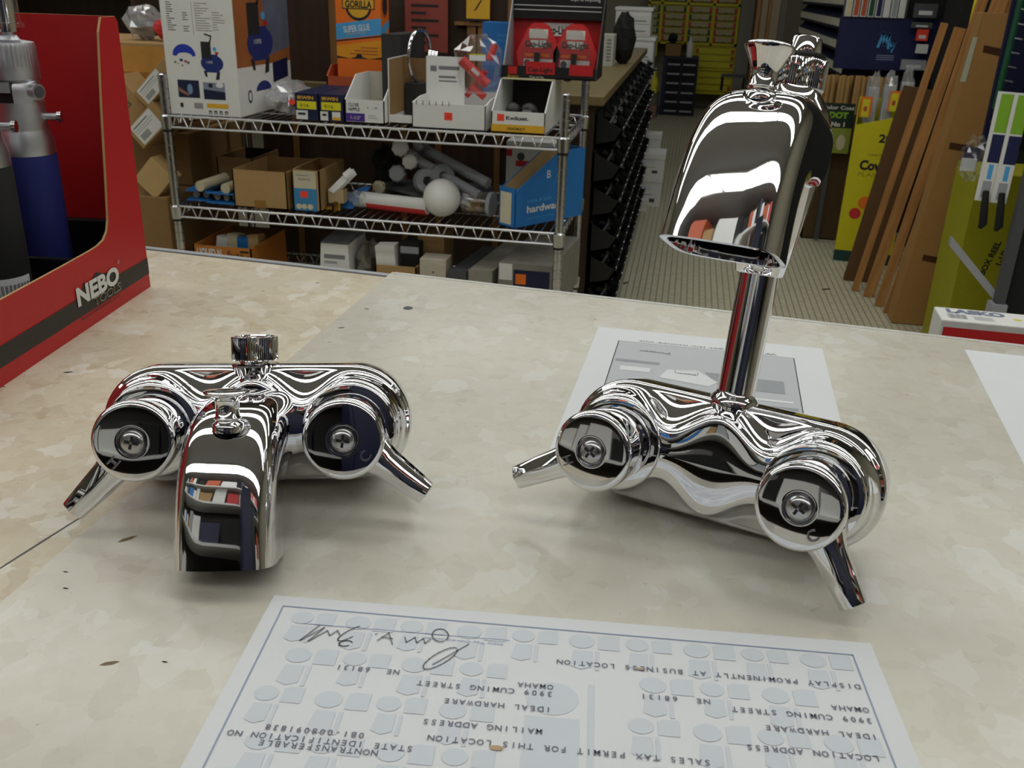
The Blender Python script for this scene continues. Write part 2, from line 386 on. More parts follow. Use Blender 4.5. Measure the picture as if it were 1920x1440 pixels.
for a in (('DISPLAY PROMINENTLY AT BUSINESS LOCATION', .2063, .0242, .1054), ('NE  68131', .1558, .0376, .1330), ('OMAHA', .2062, .0352, .1940), ('3909 CUMING STREET', .2061, .0400, .1618),
          ('IDEAL HARDWARE', .2059, .0470, .1712), ('LOCATION ADDRESS', .2041, .0560, .1642), ('NE  68131', .0544, .0362, .0327), ('OMAHA', .1053, .0371, .0932), ('3909 CUMING STREET', .1054, .0404, .0606),
          ('IDEAL HARDWARE', .1053, .0475, .0705), ('MAILING ADDRESS', .1030, .0573, .0655), ('SALES TAX PERMIT FOR THIS LOCATION', .1533, .0638, .0682), ('0B1-008091838', .0497, .0654, .0185), ('STATE IDENTIFICATION NO', .0652, .0690, .0081), ('NONTRANSFERABLE', .0552, .0718, .0186)):
    line(*a)
TT = T @ TF((.0868, -.0170, 0), (-1, 0, 0), (0, -1, 0)); b.text(TT, 0, 0, 'State Tax Commissioner', .0013, inkb, 1.2, width=.028)
b.quad(T, .0155, -.0152, .0888, -.0149, inkb, 1)
# pen signature strokes
def stroke(pts, wd=.00022, m=inkg, TT=T, z=1.4):
    for p, q in zip(pts, pts[1:]):
        d = Vector((q[0] - p[0], q[1] - p[1])); 
        if d.length < 1e-7: continue
        d.normalize(); n = Vector((-d.y, d.x)) * wd; e2 = d * wd * .8
        b.flat(TT, [(p[0] - n.x - e2.x, p[1] - n.y - e2.y), (q[0] - n.x + e2.x, q[1] - n.y + e2.y), (q[0] + n.x + e2.x, q[1] + n.y + e2.y), (p[0] + n.x - e2.x, p[1] + n.y - e2.y)], m, z)
def curl(cx, cy, rx, ry, tilt, a0, a1, n=18):
    return [(cx + rx * cos(a) * cos(tilt) - ry * sin(a) * sin(tilt), cy + rx * cos(a) * sin(tilt) + ry * sin(a) * cos(tilt)) for a in [a0 + (a1 - a0) * i / n for i in range(n + 1)]]
stroke(curl(.0665, -.0275, .0075, .0026, .9, 0, 6.0)); stroke([(.0645, -.031), (.075, -.019)])
stroke(curl(.0645, -.0155, .0028, .0035, .3, -1, 5)); stroke([(.0615, -.018), (.0600, -.0205), (.0590, -.0180), (.0570, -.0205), (.0560, -.0178), (.0535, -.0208), (.0525, -.0182)])
stroke([(.049, -.0225), (.0465, -.0165), (.0435, -.0210)]); stroke([(.0485, -.0195), (.0445, -.0190)]); stroke([(.0425, -.0175), (.0420, -.0178)])
stroke(curl(.0335, -.0185, .0055, .0018, .9, .6, 4.6)); stroke(curl(.0330, -.0240, .0022, .0014, .3, 0, 5.2))
stroke([(.030, -.0200), (.0285, -.0175), (.0265, -.0205), (.0250, -.0180), (.0200, -.0245), (.0235, -.0165), (.0170, -.0245), (.0215, -.0155)])
b.disc(T, .0895, -.0655, .0022, .001, mat('brown_stain', 'b59a78', .7, 0, 0), 1.6, 10); b.disc(T, .1335, -.0245, .0014, .0006, MC['brown_stain'], 1.6, 10)
tag(b.build('permit_paper'), 'white typed permit sheet with pale blue pattern, upside down at the front of the counter', 'paper')

# printed sheet behind the tall faucet
T = paper_T(.2671, -1.9159, -1.8)
b = MB(); b.box(0, .1455, -.2, 0, -.00005, .00003, paper, T)
g1 = mat('photo_grey_light', 'b9bdc2', .7, 0, 0); g2 = mat('photo_grey_mid', '969a9f', .7, 0, 0)
b.quad(T, .016, -.185, .1265, -.0235, ink, .7); b.quad(T, .0166, -.1844, .1259, -.0241, g1, 1)
b.quad(T, .018, -.060, .045, -.056, g2, 1.4); b.quad(T, .094, -.085, .118, -.066, g2, 1.4); b.flat(T, [(.072, -.064), (.094, -.064), (.094, -.088), (.082, -.086)], g2, 1.4)
b.quad(T, .022, -.074, .040, -.067, paper, 1.4); b.flat(T, [(.046, -.080), (.050, -.066), (.068, -.063), (.080, -.078), (.075, -.086)], paper, 1.5)
b.quad(T, .0545, -.0705, .0685, -.0655, g2, 1.7); b.quad(T, .0550, -.0700, .0680, -.0660, paper, 1.9)
b.quad(T, .100, -.108, .124, -.104, g2, 1.4); b.quad(T, .095, -.098, .122, -.095, paper, 1.4)
b.text(T @ TF((.067, -.0695, 0), (-1, 0, 0), (0, -1, 0)), 0, 0, 'Point', .0022, inkg, 2.1, width=.010)
b.text(T @ TF((.050, -.0375, 0), (-1, 0, 0), (0, -1, 0)), 0, 0, 'Power', .003, inkg, 2.1, width=.020)
b.text(T @ TF((.116, -.0195, 0), (-1, 0, 0), (0, -1, 0)), 0, 0, 'W      You get the money out', .0026, inkg, 1.4, width=.087)
tag(b.build('printed_sheet'), 'white sheet with a grey printed picture lying behind the tall faucet', 'paper')
# handwritten note at right
T = paper_T(.505, -1.8975, -4.5)
b = MB(); b.box(0, .14, -.216, 0, -.00005, .00003, paper, T)
for k, (x, y) in enumerate(((.030, -.055), (.024, -.068), (.026, -.09), (.036, -.1), (.05, -.06), (.062, -.075), (.04, -.12), (.06, -.11), (.075, -.09), (.03, -.035), (.055, -.04))):
    stroke([(x, y), (x + .003, y - .006 + .002 * (k % 3)), (x + .007, y + .001 * (k % 2)), (x + .011, y - .004)], .00018, inkg, T, 1)
    stroke(curl(x + .016, y - .002, .003, .002, .4, 0, 4), .00018, inkg, T, 1)
tag(b.build('handwritten_note'), 'white sheet with faint handwriting at the right end of the counter', 'paper')

# ------------------------------------------------------------------ faucets
A_, RB = .0411, .0258
def zf(x): return .0160 + .0050 * cos(2 * pi * x / A_)
def outline(k, off, n1=44, n2=26):
    """closed loop in x,z; k=0 stadium, k=1 wavy three-lobed face"""
    pts = []; r = RB * (1 - k) + .0210 * k - off
    for i in range(n1):
        x = -A_ + 2 * A_ * i / n1; pts.append((x, RB * (1 - k) + zf(x) * k - off))
    for i in range(n2):
        a = pi / 2 - pi * i / n2; pts.append((A_ + r * cos(a), r * sin(a)))
    for i in range(n1):
        x = A_ - 2 * A_ * i / n1; pts.append((x, -(RB * (1 - k) + zf(x) * k - off)))
    for i in range(n2):
        a = -pi / 2 - pi * i / n2; pts.append((-A_ + r * cos(a), r * sin(a)))
    return pts
def cr(P, n):
    """Catmull-Rom resample of 2D control points"""
    out = []; P = [P[0]] + list(P) + [P[-1]]
    for i in range(1, len(P) - 2):
        for j in range(n):
            t = j / n; q = []
            for c in range(len(P[0])):
                p0, p1, p2, p3 = (P[i + d][c] for d in (-1, 0, 1, 2))
                q.append(.5 * (2 * p1 + (p2 - p0) * t + (2 * p0 - 5 * p1 + 4 * p2 - p3) * t * t + (3 * p1 - p0 - 3 * p2 + p3) * t ** 3))
            out.append(tuple(q))
    out.append(P[-2]); return out
TY = TF((0, 0, 0), (1, 0, 0), (0, 0, 1))          # lathe axis points out of the face (-y)
def faucet(label, loc, M3, hang, cang, tall):
    M = Matrix((M3[0] + [loc[0]], M3[1] + [loc[1]], M3[2] + [loc[2]], [0, 0, 0, 1]))
    t = thing('tub_faucet', label, 'faucet', M=M)
    b = MB(); rings = []
    for y, k, off in ((-.0002, 0, .0012), (-.0012, 0, .0002), (-.004, 0, 0), (-.010, 0, 0), (-.0155, 0, 0), (-.0168, 0, .0003), (-.0176, 0, .0012), (-.0180, .10, .0015), (-.0186, .30, .0012), (-.0200, .55, .0006), (-.0222, .78, .0002), (-.0250, .93, 0), (-.0280, 1, 0), (-.0292, 1, .0003), (-.0299, 1, .0010), (-.0302, 1, .0022)):
        rings.append([(x, y, z) for x, z in outline(k, off)])
    med = [(max(-A_, min(A_, x)), 0) for x, z in outline(1, .0022)]; base = outline(1, .0022)
    for f in (.15, .35, .6, .85, 1):
        rings.append([(x * (1 - f) + mx * f, -.0302 - .0012 * (1 - (1 - f) ** 2), z * (1 - f) + .0 * f) for (x, z), (mx, _) in zip(base, med)])
    b.loft([r[::-1] for r in rings], chrome, cap0=True, cap1=False); b.build('body', t, sharp=50)
    for sgn, ang, ch in ((-1, hang, 'H'), (1, cang, 'C')):
        Tc = Matrix.Translation((sgn * A_, 0, 0)) @ TY
        b = MB()
        b.lathe([(.0196, .0296), (.0200, .0318), (.0198, .0326), (.0190, .0331), (.0140, .0331)], chrome, Tc, 56, cap=False)
        b.lathe([(.0138, .0325), (.0138, .0368)], blackm, Tc, 40)
        b.lathe([(.0138, .0362), (.0152, .0362), (.0156, .0366), (.0159, .0420), (.0163, .0520), (.0165, .0562), (.01642, .0569), (.0161, .0576), (.0156, .0581), (.0150, .0584), (.0146, .0585), (.0142, .05854), (.0125, .05864), (.0105, .05874), (.0085, .05881), (.0070, .05885), (.0064, .05886), (.0060, .0588), (.0058, .0584), (.0056, .0572), (.0050, .0568), (.0001, .0568)], chrome, Tc, 64, cap=False)
        h = b.build('handle', t, sharp=50)
        b = MB(); b.lathe([(.0048, .0566), (.0048, .0584), (.0044, .0592), (.0029, .0599), (.0001, .0602)], mat('screw_steel', (.72, .72, .73), .22, 1, 0), Tc, 32, cap=False)
        for a in (ang + .5, ang + .5 + pi / 2):
            Tq = Tc @ Matrix.Rotation(a, 4, 'Z'); b.box(-.0027, .0027, -.00055, .00055, .0585, .06015, dark, Tq)
        b.build('screw', h)
        d = Vector((cos(ang), 0, sin(ang))); n = Vector((-sin(ang), 0, cos(ang))); c0 = Vector((sgn * A_, 0, 0)); b = MB(); rg = []
        for r, wd, th, y in ((.0140, .0088, .0046, -.0470), (.0175, .0076, .0042, -.0472), (.0205, .0068, .0040, -.0474), (.0300, .0061, .0036, -.0484), (.0402, .0053, .0031, -.0498), (.0410, .0049, .0027, -.0499)):
            c = c0 + d * r + Vector((0, y, 0)); sec = []
            for u, v in ((-1, .75), (-.9, -.25), (-.75, -.45), (-.15, -1), (.1, -1), (.8, -.45), (.93, -.2), (1, .75), (.85, 1), (-.85, 1)):
                sec.append(c + n * (u * wd) + Vector((0, v * th, 0)))
            rg.append(sec)
        b.loft(rg, chrome); b.build('lever', h, .0004, 28)
        b = MB(); Tt = TF(c0 + d * .0108 + Vector((0, -.0586, 0)), -n if True else n, -d)
        r_ = d.cross(Vector((0, -1, 0))) 
        Tt = TF(c0 + d * .0108 + Vector((0, -.0585, 0)), (-d).cross(Vector((0, -1, 0))), -d)
        v, f = text_mesh(ch, 0); w0 = (min(p.x for p in v) + max(p.x for p in v)) / 2
        k = .0062
        for z in (0, .0005):
            pass
        vs = [((p.x - w0) * k, (p.y - .36) * k, .0010) for p in v]
        # raised outline letter: walls from boundary edges
        cnt = {}
        for q in f:
            for i in range(len(q)):
                ed = (q[i], q[(i + 1) % len(q)]); key = tuple(sorted(ed)); cnt.setdefault(key, []).append(ed)
        low = [((p.x - w0) * k, (p.y - .36) * k, -.0004) for p in v]; N = len(vs)
        b.add(vs + low, list(f) + [(e_[0][1], e_[0][0], e_[0][0] + N, e_[0][1] + N) for e_ in cnt.values() if len(e_) == 1], mat('satin_chrome', (.62, .62, .64), .3, 1, 0), Tt)
        b.build('letter_mark', h)
    # spout
    WT = .0208 if tall else .0188
    zo, yo = (.1290, .0045) if tall else (0, 0)
    top = cr([(-.014, .0168), (-.022, .0168), (-.036, .0170), (-.053, .0165), (-.067, .0135), (-.0785, .0068), (-.0868, -.0040), (-.0918, -.0170), (-.0948, -.0300), (-.0966, -.0405)], 5)
    bot = cr([(-.014, -.0165), (-.022, -.0165), (-.032, -.0166), (-.040, -.0170), (-.0470, -.0185), (-.0525, -.0220), (-.0562, -.0275), (-.0586, -.0335), (-.0600, -.0405 if tall else -.0385), (-.0606, -.0465 if tall else -.0428)], 5)
    NR = len(top); rings = []
    def ring(tp, bt, wd, ins=0, n=60, pw=4.2):
        tp = Vector(tp); bt = Vector(bt); c = (tp + bt) / 2; ax = (tp - bt); hh = ax.length / 2 - ins; ax.normalize(); wd -= ins; out = []
        for i in range(n):
            a = 2 * pi * i / n; ca, sa = cos(a), sin(a); ex = 2 / pw
            x = wd * math.copysign(abs(ca) ** ex, ca); q = hh * math.copysign(abs(sa) ** ex, sa)
            p = c + ax * q; out.append((x, p.x + yo, p.y + zo))
        return out
    for i in range(NR):
        s_ = i / (NR - 1); rings.append(ring(top[i], bot[i], .0180 + (WT - .0180) * s_, 0, 60, 3.0 + 1.2 * s_))
    b = MB(); k = WT
    rim = [ring(top[-1], bot[-1], k, .0006), ring((top[-1][0], top[-1][1] - .0003), (bot[-1][0], bot[-1][1] - .0003), k, .0016)]
    inner = [ring(top[i], bot[i], .0172 + (WT - .0172) * i / (NR - 1), .0024) for i in range(NR - 1, NR - 16, -1)]
    b.loft(rings + rim + inner, chrome, cap0=True, cap1=True); b.build('spout', t, sharp=45)
    # diverter knob on the spout
    Tk = Matrix.Translation((0, -.0695 + yo, zo + .0093)) if tall else Matrix.Translation((0, -.0750, .0072))
    if tall: prof = [(.0062, 0), (.0062, .0022), (.0058, .0030), (.0049, .0033), (.0048, .0042), (.0053, .0046), (.0053, .0052), (.0047, .0057), (.0046, .0098), (.0050, .0112), (.0064, .0140), (.0079, .0168), (.0086, .0181), (.0087, .0187), (.0084, .0192), (.0070, .0196), (.0030, .0198), (.0001, .0198)]
    else: prof = [(.0060, 0), (.0060, .0022), (.0055, .0032), (.0046, .0036), (.0045, .0044), (.0051, .0048), (.0051, .0054), (.0045, .0058), (.0044, .0112), (.0049, .0122), (.0066, .0134), (.0083, .0142), (.0087, .0147), (.0086, .0153), (.0076, .0157), (.0030, .0159), (.0001, .0159)]
    b = MB(); b.lathe(prof, chrome, Tk, 40, cap=False); b.build('diverter_knob', t, sharp=60)
    if not tall:
        Tn = Matrix.Translation((-.002, -.011, 0)); b = MB()
        b.lathe([(.0085, .0120), (.0104, .0200), (.0108, .0250), (.0104, .0258), (.0094, .0262), (.0066, .0263), (.0064, .0280)], chrome, Tn, 40, cap=False)
        b.lathe([(.0062, .0276), (.0096, .0276), (.0100, .0280), (.0100, .0374), (.0097, .0380), (.0086, .0380), (.0082, .0376), (.0080, .0290), (.0001, .0290)], chrome, Tn, 136, cap=False, gear=(.0279, .0375, .00032)); b.build('hose_coupling', t, sharp=30)
    else:
        Tn = Matrix.Translation((0, -.0112, 0))
        b = MB(); b.lathe([(.0080, .0120), (.0096, .0180), (.0102, .0240), (.0100, .0266), (.0090, .0278), (.0082, .0288), (.0079, .0300), (.0079, .0810)], chrome, Tn, 56, cap=False); b.build('riser_tube', t)
        b = MB(); rr = []
        for z, rx, y0, y1 in ((.0790, .0082, -.0202, -.0038), (.0795, .0096, -.0216, -.0024), (.0850, .0108, -.0240, -.0010), (.0950, .0124, -.0262, .0006), (.1060, .0140, -.0280, .0022), (.1180, .0156, -.0300, .0036), (.1290, .0166, -.0310, .0046), (.1380, .0166, -.0310, .0046), (.1440, .0152, -.0290, .0034), (.1490, .0120, -.0240, .0004), (.1515, .0098, -.0216, -.0022), (.1535, .0094, -.0214, -.0026)):
            rr.append([(rx * cos(a), (y0 + y1) / 2 + (y1 - y0) / 2 * sin(a), z) for a in [2 * pi * i / 48 for i in range(48)]])
        b.loft(rr, chrome); b.build('riser_head', t, sharp=50)
        b = MB(); b.lathe([(.0080, .1528), (.0100, .1528), (.0104, .1533), (.0104, .1636), (.0100, .1642), (.0070, .1642)], chrome, Tn, 136, cap=False, gear=(.1532, .1637, .00032)); b.build('hose_coupling', t, sharp=30)
        b = MB(); b.lathe([(.0086, .1640), (.0090, .1650), (.0086, .1664), (.0060, .1668)], black, Tn, 40, cap=False)
        b.lathe([(.0066, .1662), (.0066, .1675), (.0060, .1722), (.0056, .1728), (.0040, .1730), (.0001, .1728)], chrome, Tn, 40, cap=False); b.build('nipple', t, sharp=40)
    return t
faucet('low chrome two-handle tub faucet with a short drooping spout, on the left of the counter', (.13551, -2.1509, .9256),
       [[0.96979, -0.23323, -0.07143], [0.24384, 0.93486, 0.25802], [0.00659, -0.26765, 0.96349]], RAD(227), RAD(-37), False)
faucet('tall chrome tub faucet with riser pipe and raised spout, on the right of the counter', (.34398, -2.13991, .9255),
       [[0.94841, 0.30545, 0.08496], [-0.31704, 0.91571, 0.24692], [-0.00238, -0.26111, 0.96531]], RAD(212), RAD(-53), True)

# ------------------------------------------------------------------ red tool display box at left
tb = thing('display_box', 'worn red cardboard counter display box holding hand tools', 'display box', M=Matrix.Translation((-.0624, -1.9114, .9001)) @ Matrix.Rotation(RAD(-174.17), 4, 'Z'))
b = MB(); hb = .1846
cut = [(.0215, hb), (.0268, .176), (.0320, .150), (.0356, .1313), (.0400, .105), (.0434, .0849), (.0480, .0600), (.0515, .0535), (.0575, .0492), (.0660, .0475), (.0760, .0469), (.110, .0463), (.36, .0440)]
f = [(0, .0005, 0.0)] + [(0, .0, hb - .004), (0, .003, hb)] + [(0, s_, z) for s_, z in cut] + [(0, .36, 0)]
b.prism(f, (.0016, 0, 0), red, me=kraftl)
b.prism([(0.0016, 0, 0), (.17, 0, 0), (.17, 0, hb), (.0016, 0, hb)], (0, .0016, 0), red, me=kraftl)
b.box(.17, .1716, 0, .36, 0, hb, red); b.box(.0016, .17, .0016, .36, 0, .002, kraft); b.box(.0016, .17, .3584, .36, 0, .046, red)
b.build('carton', tb)
b = MB(); Tn = TF((0, 0, 0), (0, -1, 0), (0, 0, 1))     # x = -s
bandm = mat('black_band_print', '23201a', .5, 0, .04)
b.flat(Tn, [(-.36, .0105), (-.0005, .0100), (-.0005, .0215), (-.045, .0220), (-.050, .0290), (-.058, .0270), (-.064, .0285), (-.074, .0320), (-.084, .0270), (-.090, .0300), (-.097, .0240), (-.105, .0220), (-.36, .0215)], bandm, 1)
b.text(Tn, -.1015, .0178, 'NEBO', .0112, white, 2.4, width=.0560, bold=.045)
b.text(Tn, -.0815, .0117, 'TOOLS', .0052, cream, 2.2, width=.0370, bold=.02); b.text(Tn, -.0811, .0120, 'TOOLS', .0046, bandm, 2.6, width=.0362, bold=-.004)
b.text(Tn, -.100, .0075, 'www.nebotools.com', .0022, bandm, 2, width=.052)
b.disc(Tn, -.0435, .0305, .0012, .0012, white, 2, 12); b.disc(Tn, -.0435, .0305, .0008, .0008, red, 2.4, 12)
b.build('printing', tb)
b = MB(); b.box(.003, .168, .003, .356, .002, .020, black); b.box(.003, .168, .003, .010, .02, .050, black); b.box(.150, .168, .003, .356, .02, .046, black); b.box(.003, .006, .003, .356, .02, .040, black)
b.box(.006, .15, .064, .068, .02, .038, black)
b.build('tray', tb, .001)
TBM = tb.matrix_world.copy() if False else Matrix.Translation((-.0624, -1.9114, .9001)) @ Matrix.Rotation(RAD(-174.17), 4, 'Z')
def torch(label, e, s_, body, z0, rb):
    p = TBM @ Vector((e, s_, z0)); t = thing('hand_tool', label, 'hand tool', p)
    MB().lathe([(rb * .98, 0), (rb, .002), (rb, .080), (rb * .98, .0815)], body, None, 40).build('grip', t)
    Z = lambda z: .0815 + (z - .0815) * .86
    b = MB(); b.lathe([(rb * .99, .0812), (rb * .985, Z(.0905)), (rb * .88, Z(.0985)), (rb * .86, Z(.100)), (rb * .86, Z(.119))], alu, None, 40); b.build('collar', t)
    q = TBM.to_3x3(); tow = Vector((-.52, .86, 0)); rgt = Vector((-.857, -.516, 0)); sl = (q @ (tow * .85 - rgt * .5)).normalized(); cr_ = Vector((-sl.y, sl.x, 0))
    b = MB(); Ts = Matrix(((cr_.x, sl.x, 0, 0), (cr_.y, sl.y, 0, 0), (0, 0, 1, 0), (0, 0, 0, 1)))
    for sg in (-1, 1):
        rg2 = []
        for z, k in ((.118, 1), (.126, 1), (.131, .95), (.135, .72), (.137, .35)):
            rg2.append([(sg * x * rb * .86, y * rb * .86 * k, Z(z)) for x, y in ((.34, -.92), (.72, -.68), (.93, -.3), (.98, .1), (.9, .42), (.68, .72), (.34, .92))])
        b.loft(rg2, alu, Ts)
    b.box(-rb * .26, rb * .26, -rb * .7, rb * .7, Z(.118), Z(.128), black, Ts); b.box(-rb * .2, rb * .2, -rb * .5, rb * .78, Z(.126), Z(.140), greyp, Ts); b.build('fork', t)
    b = MB(); b.lathe([(rb * .80, Z(.1335)), (rb * .86, Z(.1350)), (rb * .86, Z(.1440))], alu, None, 60); b.lathe([(rb * .86, Z(.1440)), (rb * .86, Z(.1570)), (rb * .80, Z(.160)), (rb * .4, Z(.1616)), (rb * .3, Z(.165)), (rb * .3, Z(.168))], alu, None, 90, gear=(Z(.1441), Z(.1571), .0005)); b.build('knurled_cap', t, sharp=30)
    b = MB(); b.cyl((0, 0, Z(.167)), (0, 0, .230), rb * .46, chrome, 24); b.lathe([(rb * .62, Z(.170)), (rb * .62, Z(.173)), (rb * .5, Z(.1735)), (rb * .5, .23)], clearp, None, 24); b.build('shaft', t)
    dx = (q @ (tow * .74 + rgt * .67)).normalized()
    b = MB(); c0 = dx * rb * .80 + Vector((0, 0, Z(.1265))); b.cyl(c0, c0 + dx * .0045, .0050, alu, 20); c1 = c0 + dx * .0045; b.cyl(c1, c1 + dx * .0006, .0036, greyd, 14); b.build('pivot_screw', t)
    dy = (q @ (rgt * .95 + tow * .3)).normalized(); b = MB(); c0 = dy * rb * .8 + Vector((0, 0, Z(.108))); b.cyl(c0, c0 + dy * .008, .0022, alu, 14); b.cyl(c0 + dy * .008, c0 + dy * .0105, .0036, chrome, 16); b.build('lock_pin', t)
    return t
t1 = torch('blue gripped hand tool with silver jointed head, standing in the red display box', .049, .047, blued, .0205, .0178)
t2 = torch('black gripped hand tool with barcode sticker at the left edge, in the red display box', .0515, .0945, mat('black_foam', '1b1c1b', .8, 0, .1, 150), .0205, .0178)
b = MB(); q = TBM.to_3x3(); Rr = .0181
for k in range(14):
    a0 = -3.25 + k * .1; pts = []
    for a in (a0, a0 + .1): d = q @ Vector((cos(a), -sin(a), 0)); pts.append(d * Rr)
    up = Vector((0, 0, 1)); b.add([pts[0] + up * .0005, pts[1] + up * .0005, pts[1] + up * .0145, pts[0] + up * .0145], [(0, 1, 2, 3)], paper)
    for j in range(3):
        if (k * 3 + j) % 4 == 3: continue
        a1 = a0 + j * .033; ps = [(q @ Vector((cos(a), -sin(a), 0))) * (Rr + .0002) for a in (a1, a1 + .014 + .006 * ((k + j) % 2))]
        b.add([ps[0] + up * .001, ps[1] + up * .001, ps[1] + up * .0105, ps[0] + up * .0105], [(0, 1, 2, 3)], ink)
o = b.build('barcode_sticker', t2); o['label'] = 'white barcode sticker'

# ------------------------------------------------------------------ wire shelf
Z1, Z2, Z3 = .748, .492, .235
SX, SY = -1.13, .48
sh = thing('wire_shelf', 'chrome wire shelving unit packed with hardware behind the counter', 'shelf', (0, 0, 0))
for i, (x, y) in enumerate(((0, 0), (SX, 0), (0, SY), (SX, SY))):
    pr = [(.0125, 0)]
    z = .03
    while z < .85: pr += [(.0125, z - .002), (.0112, z - .001), (.0112, z + .001), (.0125, z + .002)]; z += .0254
    pr += [(.0125, .855), (.006, .860), (.0001, .860)]
    b = MB(); b.lathe(pr, steel, Matrix.Translation((x, y, 0)), 14, cap=False); o = b.build('post', sh)
    for zz in (Z1, Z2, Z3):
        b = MB(); b.lathe([(.0126, zz - .042), (.0165, zz - .040), (.0185, zz - .004), (.0126, zz)], steel, Matrix.Translation((x, y, 0)), 18, cap=False)
        b.lathe([(.0126, zz - .047), (.0152, zz - .047), (.0152, zz - .041)], black, Matrix.Translation((x, y, 0)), 18, cap=False); b.build('clip', o)
for zz in (Z1, Z2, Z3):
    b = MB(); r = .0035
    for (p, q) in (((SX, -.004), (0, -.004)), ((SX, SY), (0, SY)), ((0, 0), (0, SY)), ((SX, 0), (SX, SY))):
        for dz in (-.003, -.034): b.cyl((p[0], p[1], zz + dz), (q[0], q[1], zz + dz), r, steel, 8)
        L_ = ((q[0] - p[0]) ** 2 + (q[1] - p[1]) ** 2) ** .5; n = max(2, int(round((L_ - .03) / .0535))); pts = []
        for i in range(n):
            for f_, dz in ((.05, -.032), (.26, -.006), (.70, -.006), (.91, -.032)):
                a = (.015 + (L_ - .03) * (i + f_) / n) / L_; pts.append((p[0] + (q[0] - p[0]) * a, p[1] + (q[1] - p[1]) * a, zz + dz))
        b.tube(pts, .0022, steel, 6)
    o = b.build('truss_rim', sh)
    b = MB(); n = 46
    for i in range(1, n): x = SX * i / n; b.cyl((x, -.004, zz - .0005), (x, SY, zz - .0005), .0015, steel, 5)
    b.cyl((SX, SY / 3, zz - .004), (0, SY / 3, zz - .004), .0025, steel, 6); b.cyl((SX, SY * 2 / 3, zz - .004), (0, SY * 2 / 3, zz - .004), .0025, steel, 6)
    b.build('deck', sh)
T1, T2, T3 = Z1 + .0012, Z2 + .0012, Z3 + .0012

def FT(y): return lambda x, z: TF((x, y, z), (1, 0, 0), (0, 0, 1))     # a face towards -y
FR = lambda x, y, z: TF((x, y, z), (1, 0, 0), (0, 0, 1))
SD = lambda x, y, z: TF((x, y, z), (0, 1, 0), (0, 0, 1))                # a face towards +x

# --- air compressor carton
t = thing('compressor_carton', 'tall white carton picturing a blue air compressor, on the top wire shelf', 'box', (-1.118, .004, T1))
MB().box(0, .210, 0, .37, 0, .46, white).build('carton', t, .002)
b = MB(); F = FR(0, 0, 0); pb = mat('photo_blue', '1c2d6e', .5, 0, .05)
b.text(F, .012, .330, '1/3 HP, 2 Gallon Air Compressor', .010, ink, 1, width=.128); b.text(F, .013, .312, 'Compresor de 2 galones de 1/3 HP', .009, inkg, 1, width=.140)
b.quad(F, .002, .345, .150, .349, pb)
rg = random.Random(3)
for i in range(13): b.quad(F, .018, .292 - i * .0058, .018 + .008 + rg.random() * .018, .2945 - i * .0058, inkg); 
for i in (4, 5, 6, 7, 10, 11, 12): b.quad(F, .064, .290 - i * .0058, .070 + rg.random() * .014, .2925 - i * .0058, inkg)
b.quad(F, .092, .21, .0928, .297, inkg)
for i in range(12): b.quad(F, .100, .292 - i * .0062, .115 + rg.random() * .035, .2935 - i * .0062, inkg)
for i in range(8): b.quad(F, .150, .270 - i * .0062, .160 + rg.random() * .028, .2715 - i * .0062, inkg)
# curled blue hose
pts = [(.024 + .034 * (1 - cos(a)) , .158 + .030 * sin(a)) for a in [pi * i / 14 for i in range(15)]]
inn = [(.036 + .023 * (1 - cos(a)), .156 + .010 * sin(a)) for a in [pi * i / 14 for i in range(15)]]
b.flat(F, pts + inn[::-1], mat('hose_blue', '2138a8', .5), 1); 
for x, y, r, m in ((.030, .140, .004, inkg), (.038, .136, .003, gold), (.048, .146, .005, pb), (.060, .143, .004, red), (.068, .140, .005, inkg), (.050, .132, .003, inkg)): b.disc(F, x, y, r, r * .8, m)
# compressor drawing
def compressor(F, x, y, k, L=1, stretch=1):
    kx = k * stretch
    b.flat(F, [(x + .004 * kx, y + .050 * k), (x + .036 * kx, y + .050 * k), (x + .036 * kx, y + .098 * k), (x + .004 * kx, y + .098 * k)], ink, L + 1)
    b.disc(F, x + .036 * kx, y + .036 * k, .037 * kx, .026 * k, pb, L); b.quad(F, x + .012 * kx, y + .010 * k, x + .056 * kx, y + .062 * k, pb, L + .5)
    b.flat(F, [(x + .030 * kx, y + .095 * k), (x + .038 * kx, y + .112 * k), (x + .018 * kx, y + .118 * k), (x + .018 * kx, y + .122 * k), (x + .042 * kx, y + .116 * k), (x + .036 * kx, y + .094 * k)], ink, L + 1)
    b.flat(F, [(x + .006 * kx, y + .014 * k), (x + .012 * kx, y - .004 * k), (x + .018 * kx, y - .004 * k), (x + .016 * kx, y + .014 * k)], ink, L)
    b.flat(F, [(x + .050 * kx, y + .014 * k), (x + .044 * kx, y - .012 * k), (x + .056 * kx, y - .010 * k), (x + .060 * kx, y + .014 * k)], ink, L)
    b.disc(F, x + .048 * kx, y + .078 * k, .006 * kx, .006 * k, skyp, L + 1); b.disc(F, x + .054 * kx, y + .066 * k, .006 * kx, .004 * k, red, L + 1)
    b.text(F, x + .018 * kx, y + .036 * k, '115PSI', .007 * k, white, L + 2, width=.020 * kx)
compressor(F, .106, .108, .90)
ph = mat('photo_dark_blue', '141c3c', .5, 0, .25, 60)
b.quad(F, .030, .047, .094, .094, ph); b.disc(F, .066, .070, .008, .014, mat('photo_sky', '6f8fae', .5), 1.5); b.flat(F, [(.031, .075), (.046, .066), (.064, .056), (.058, .052), (.034, .062)], mat('photo_skin', '9a6a55', .5), 1.6)
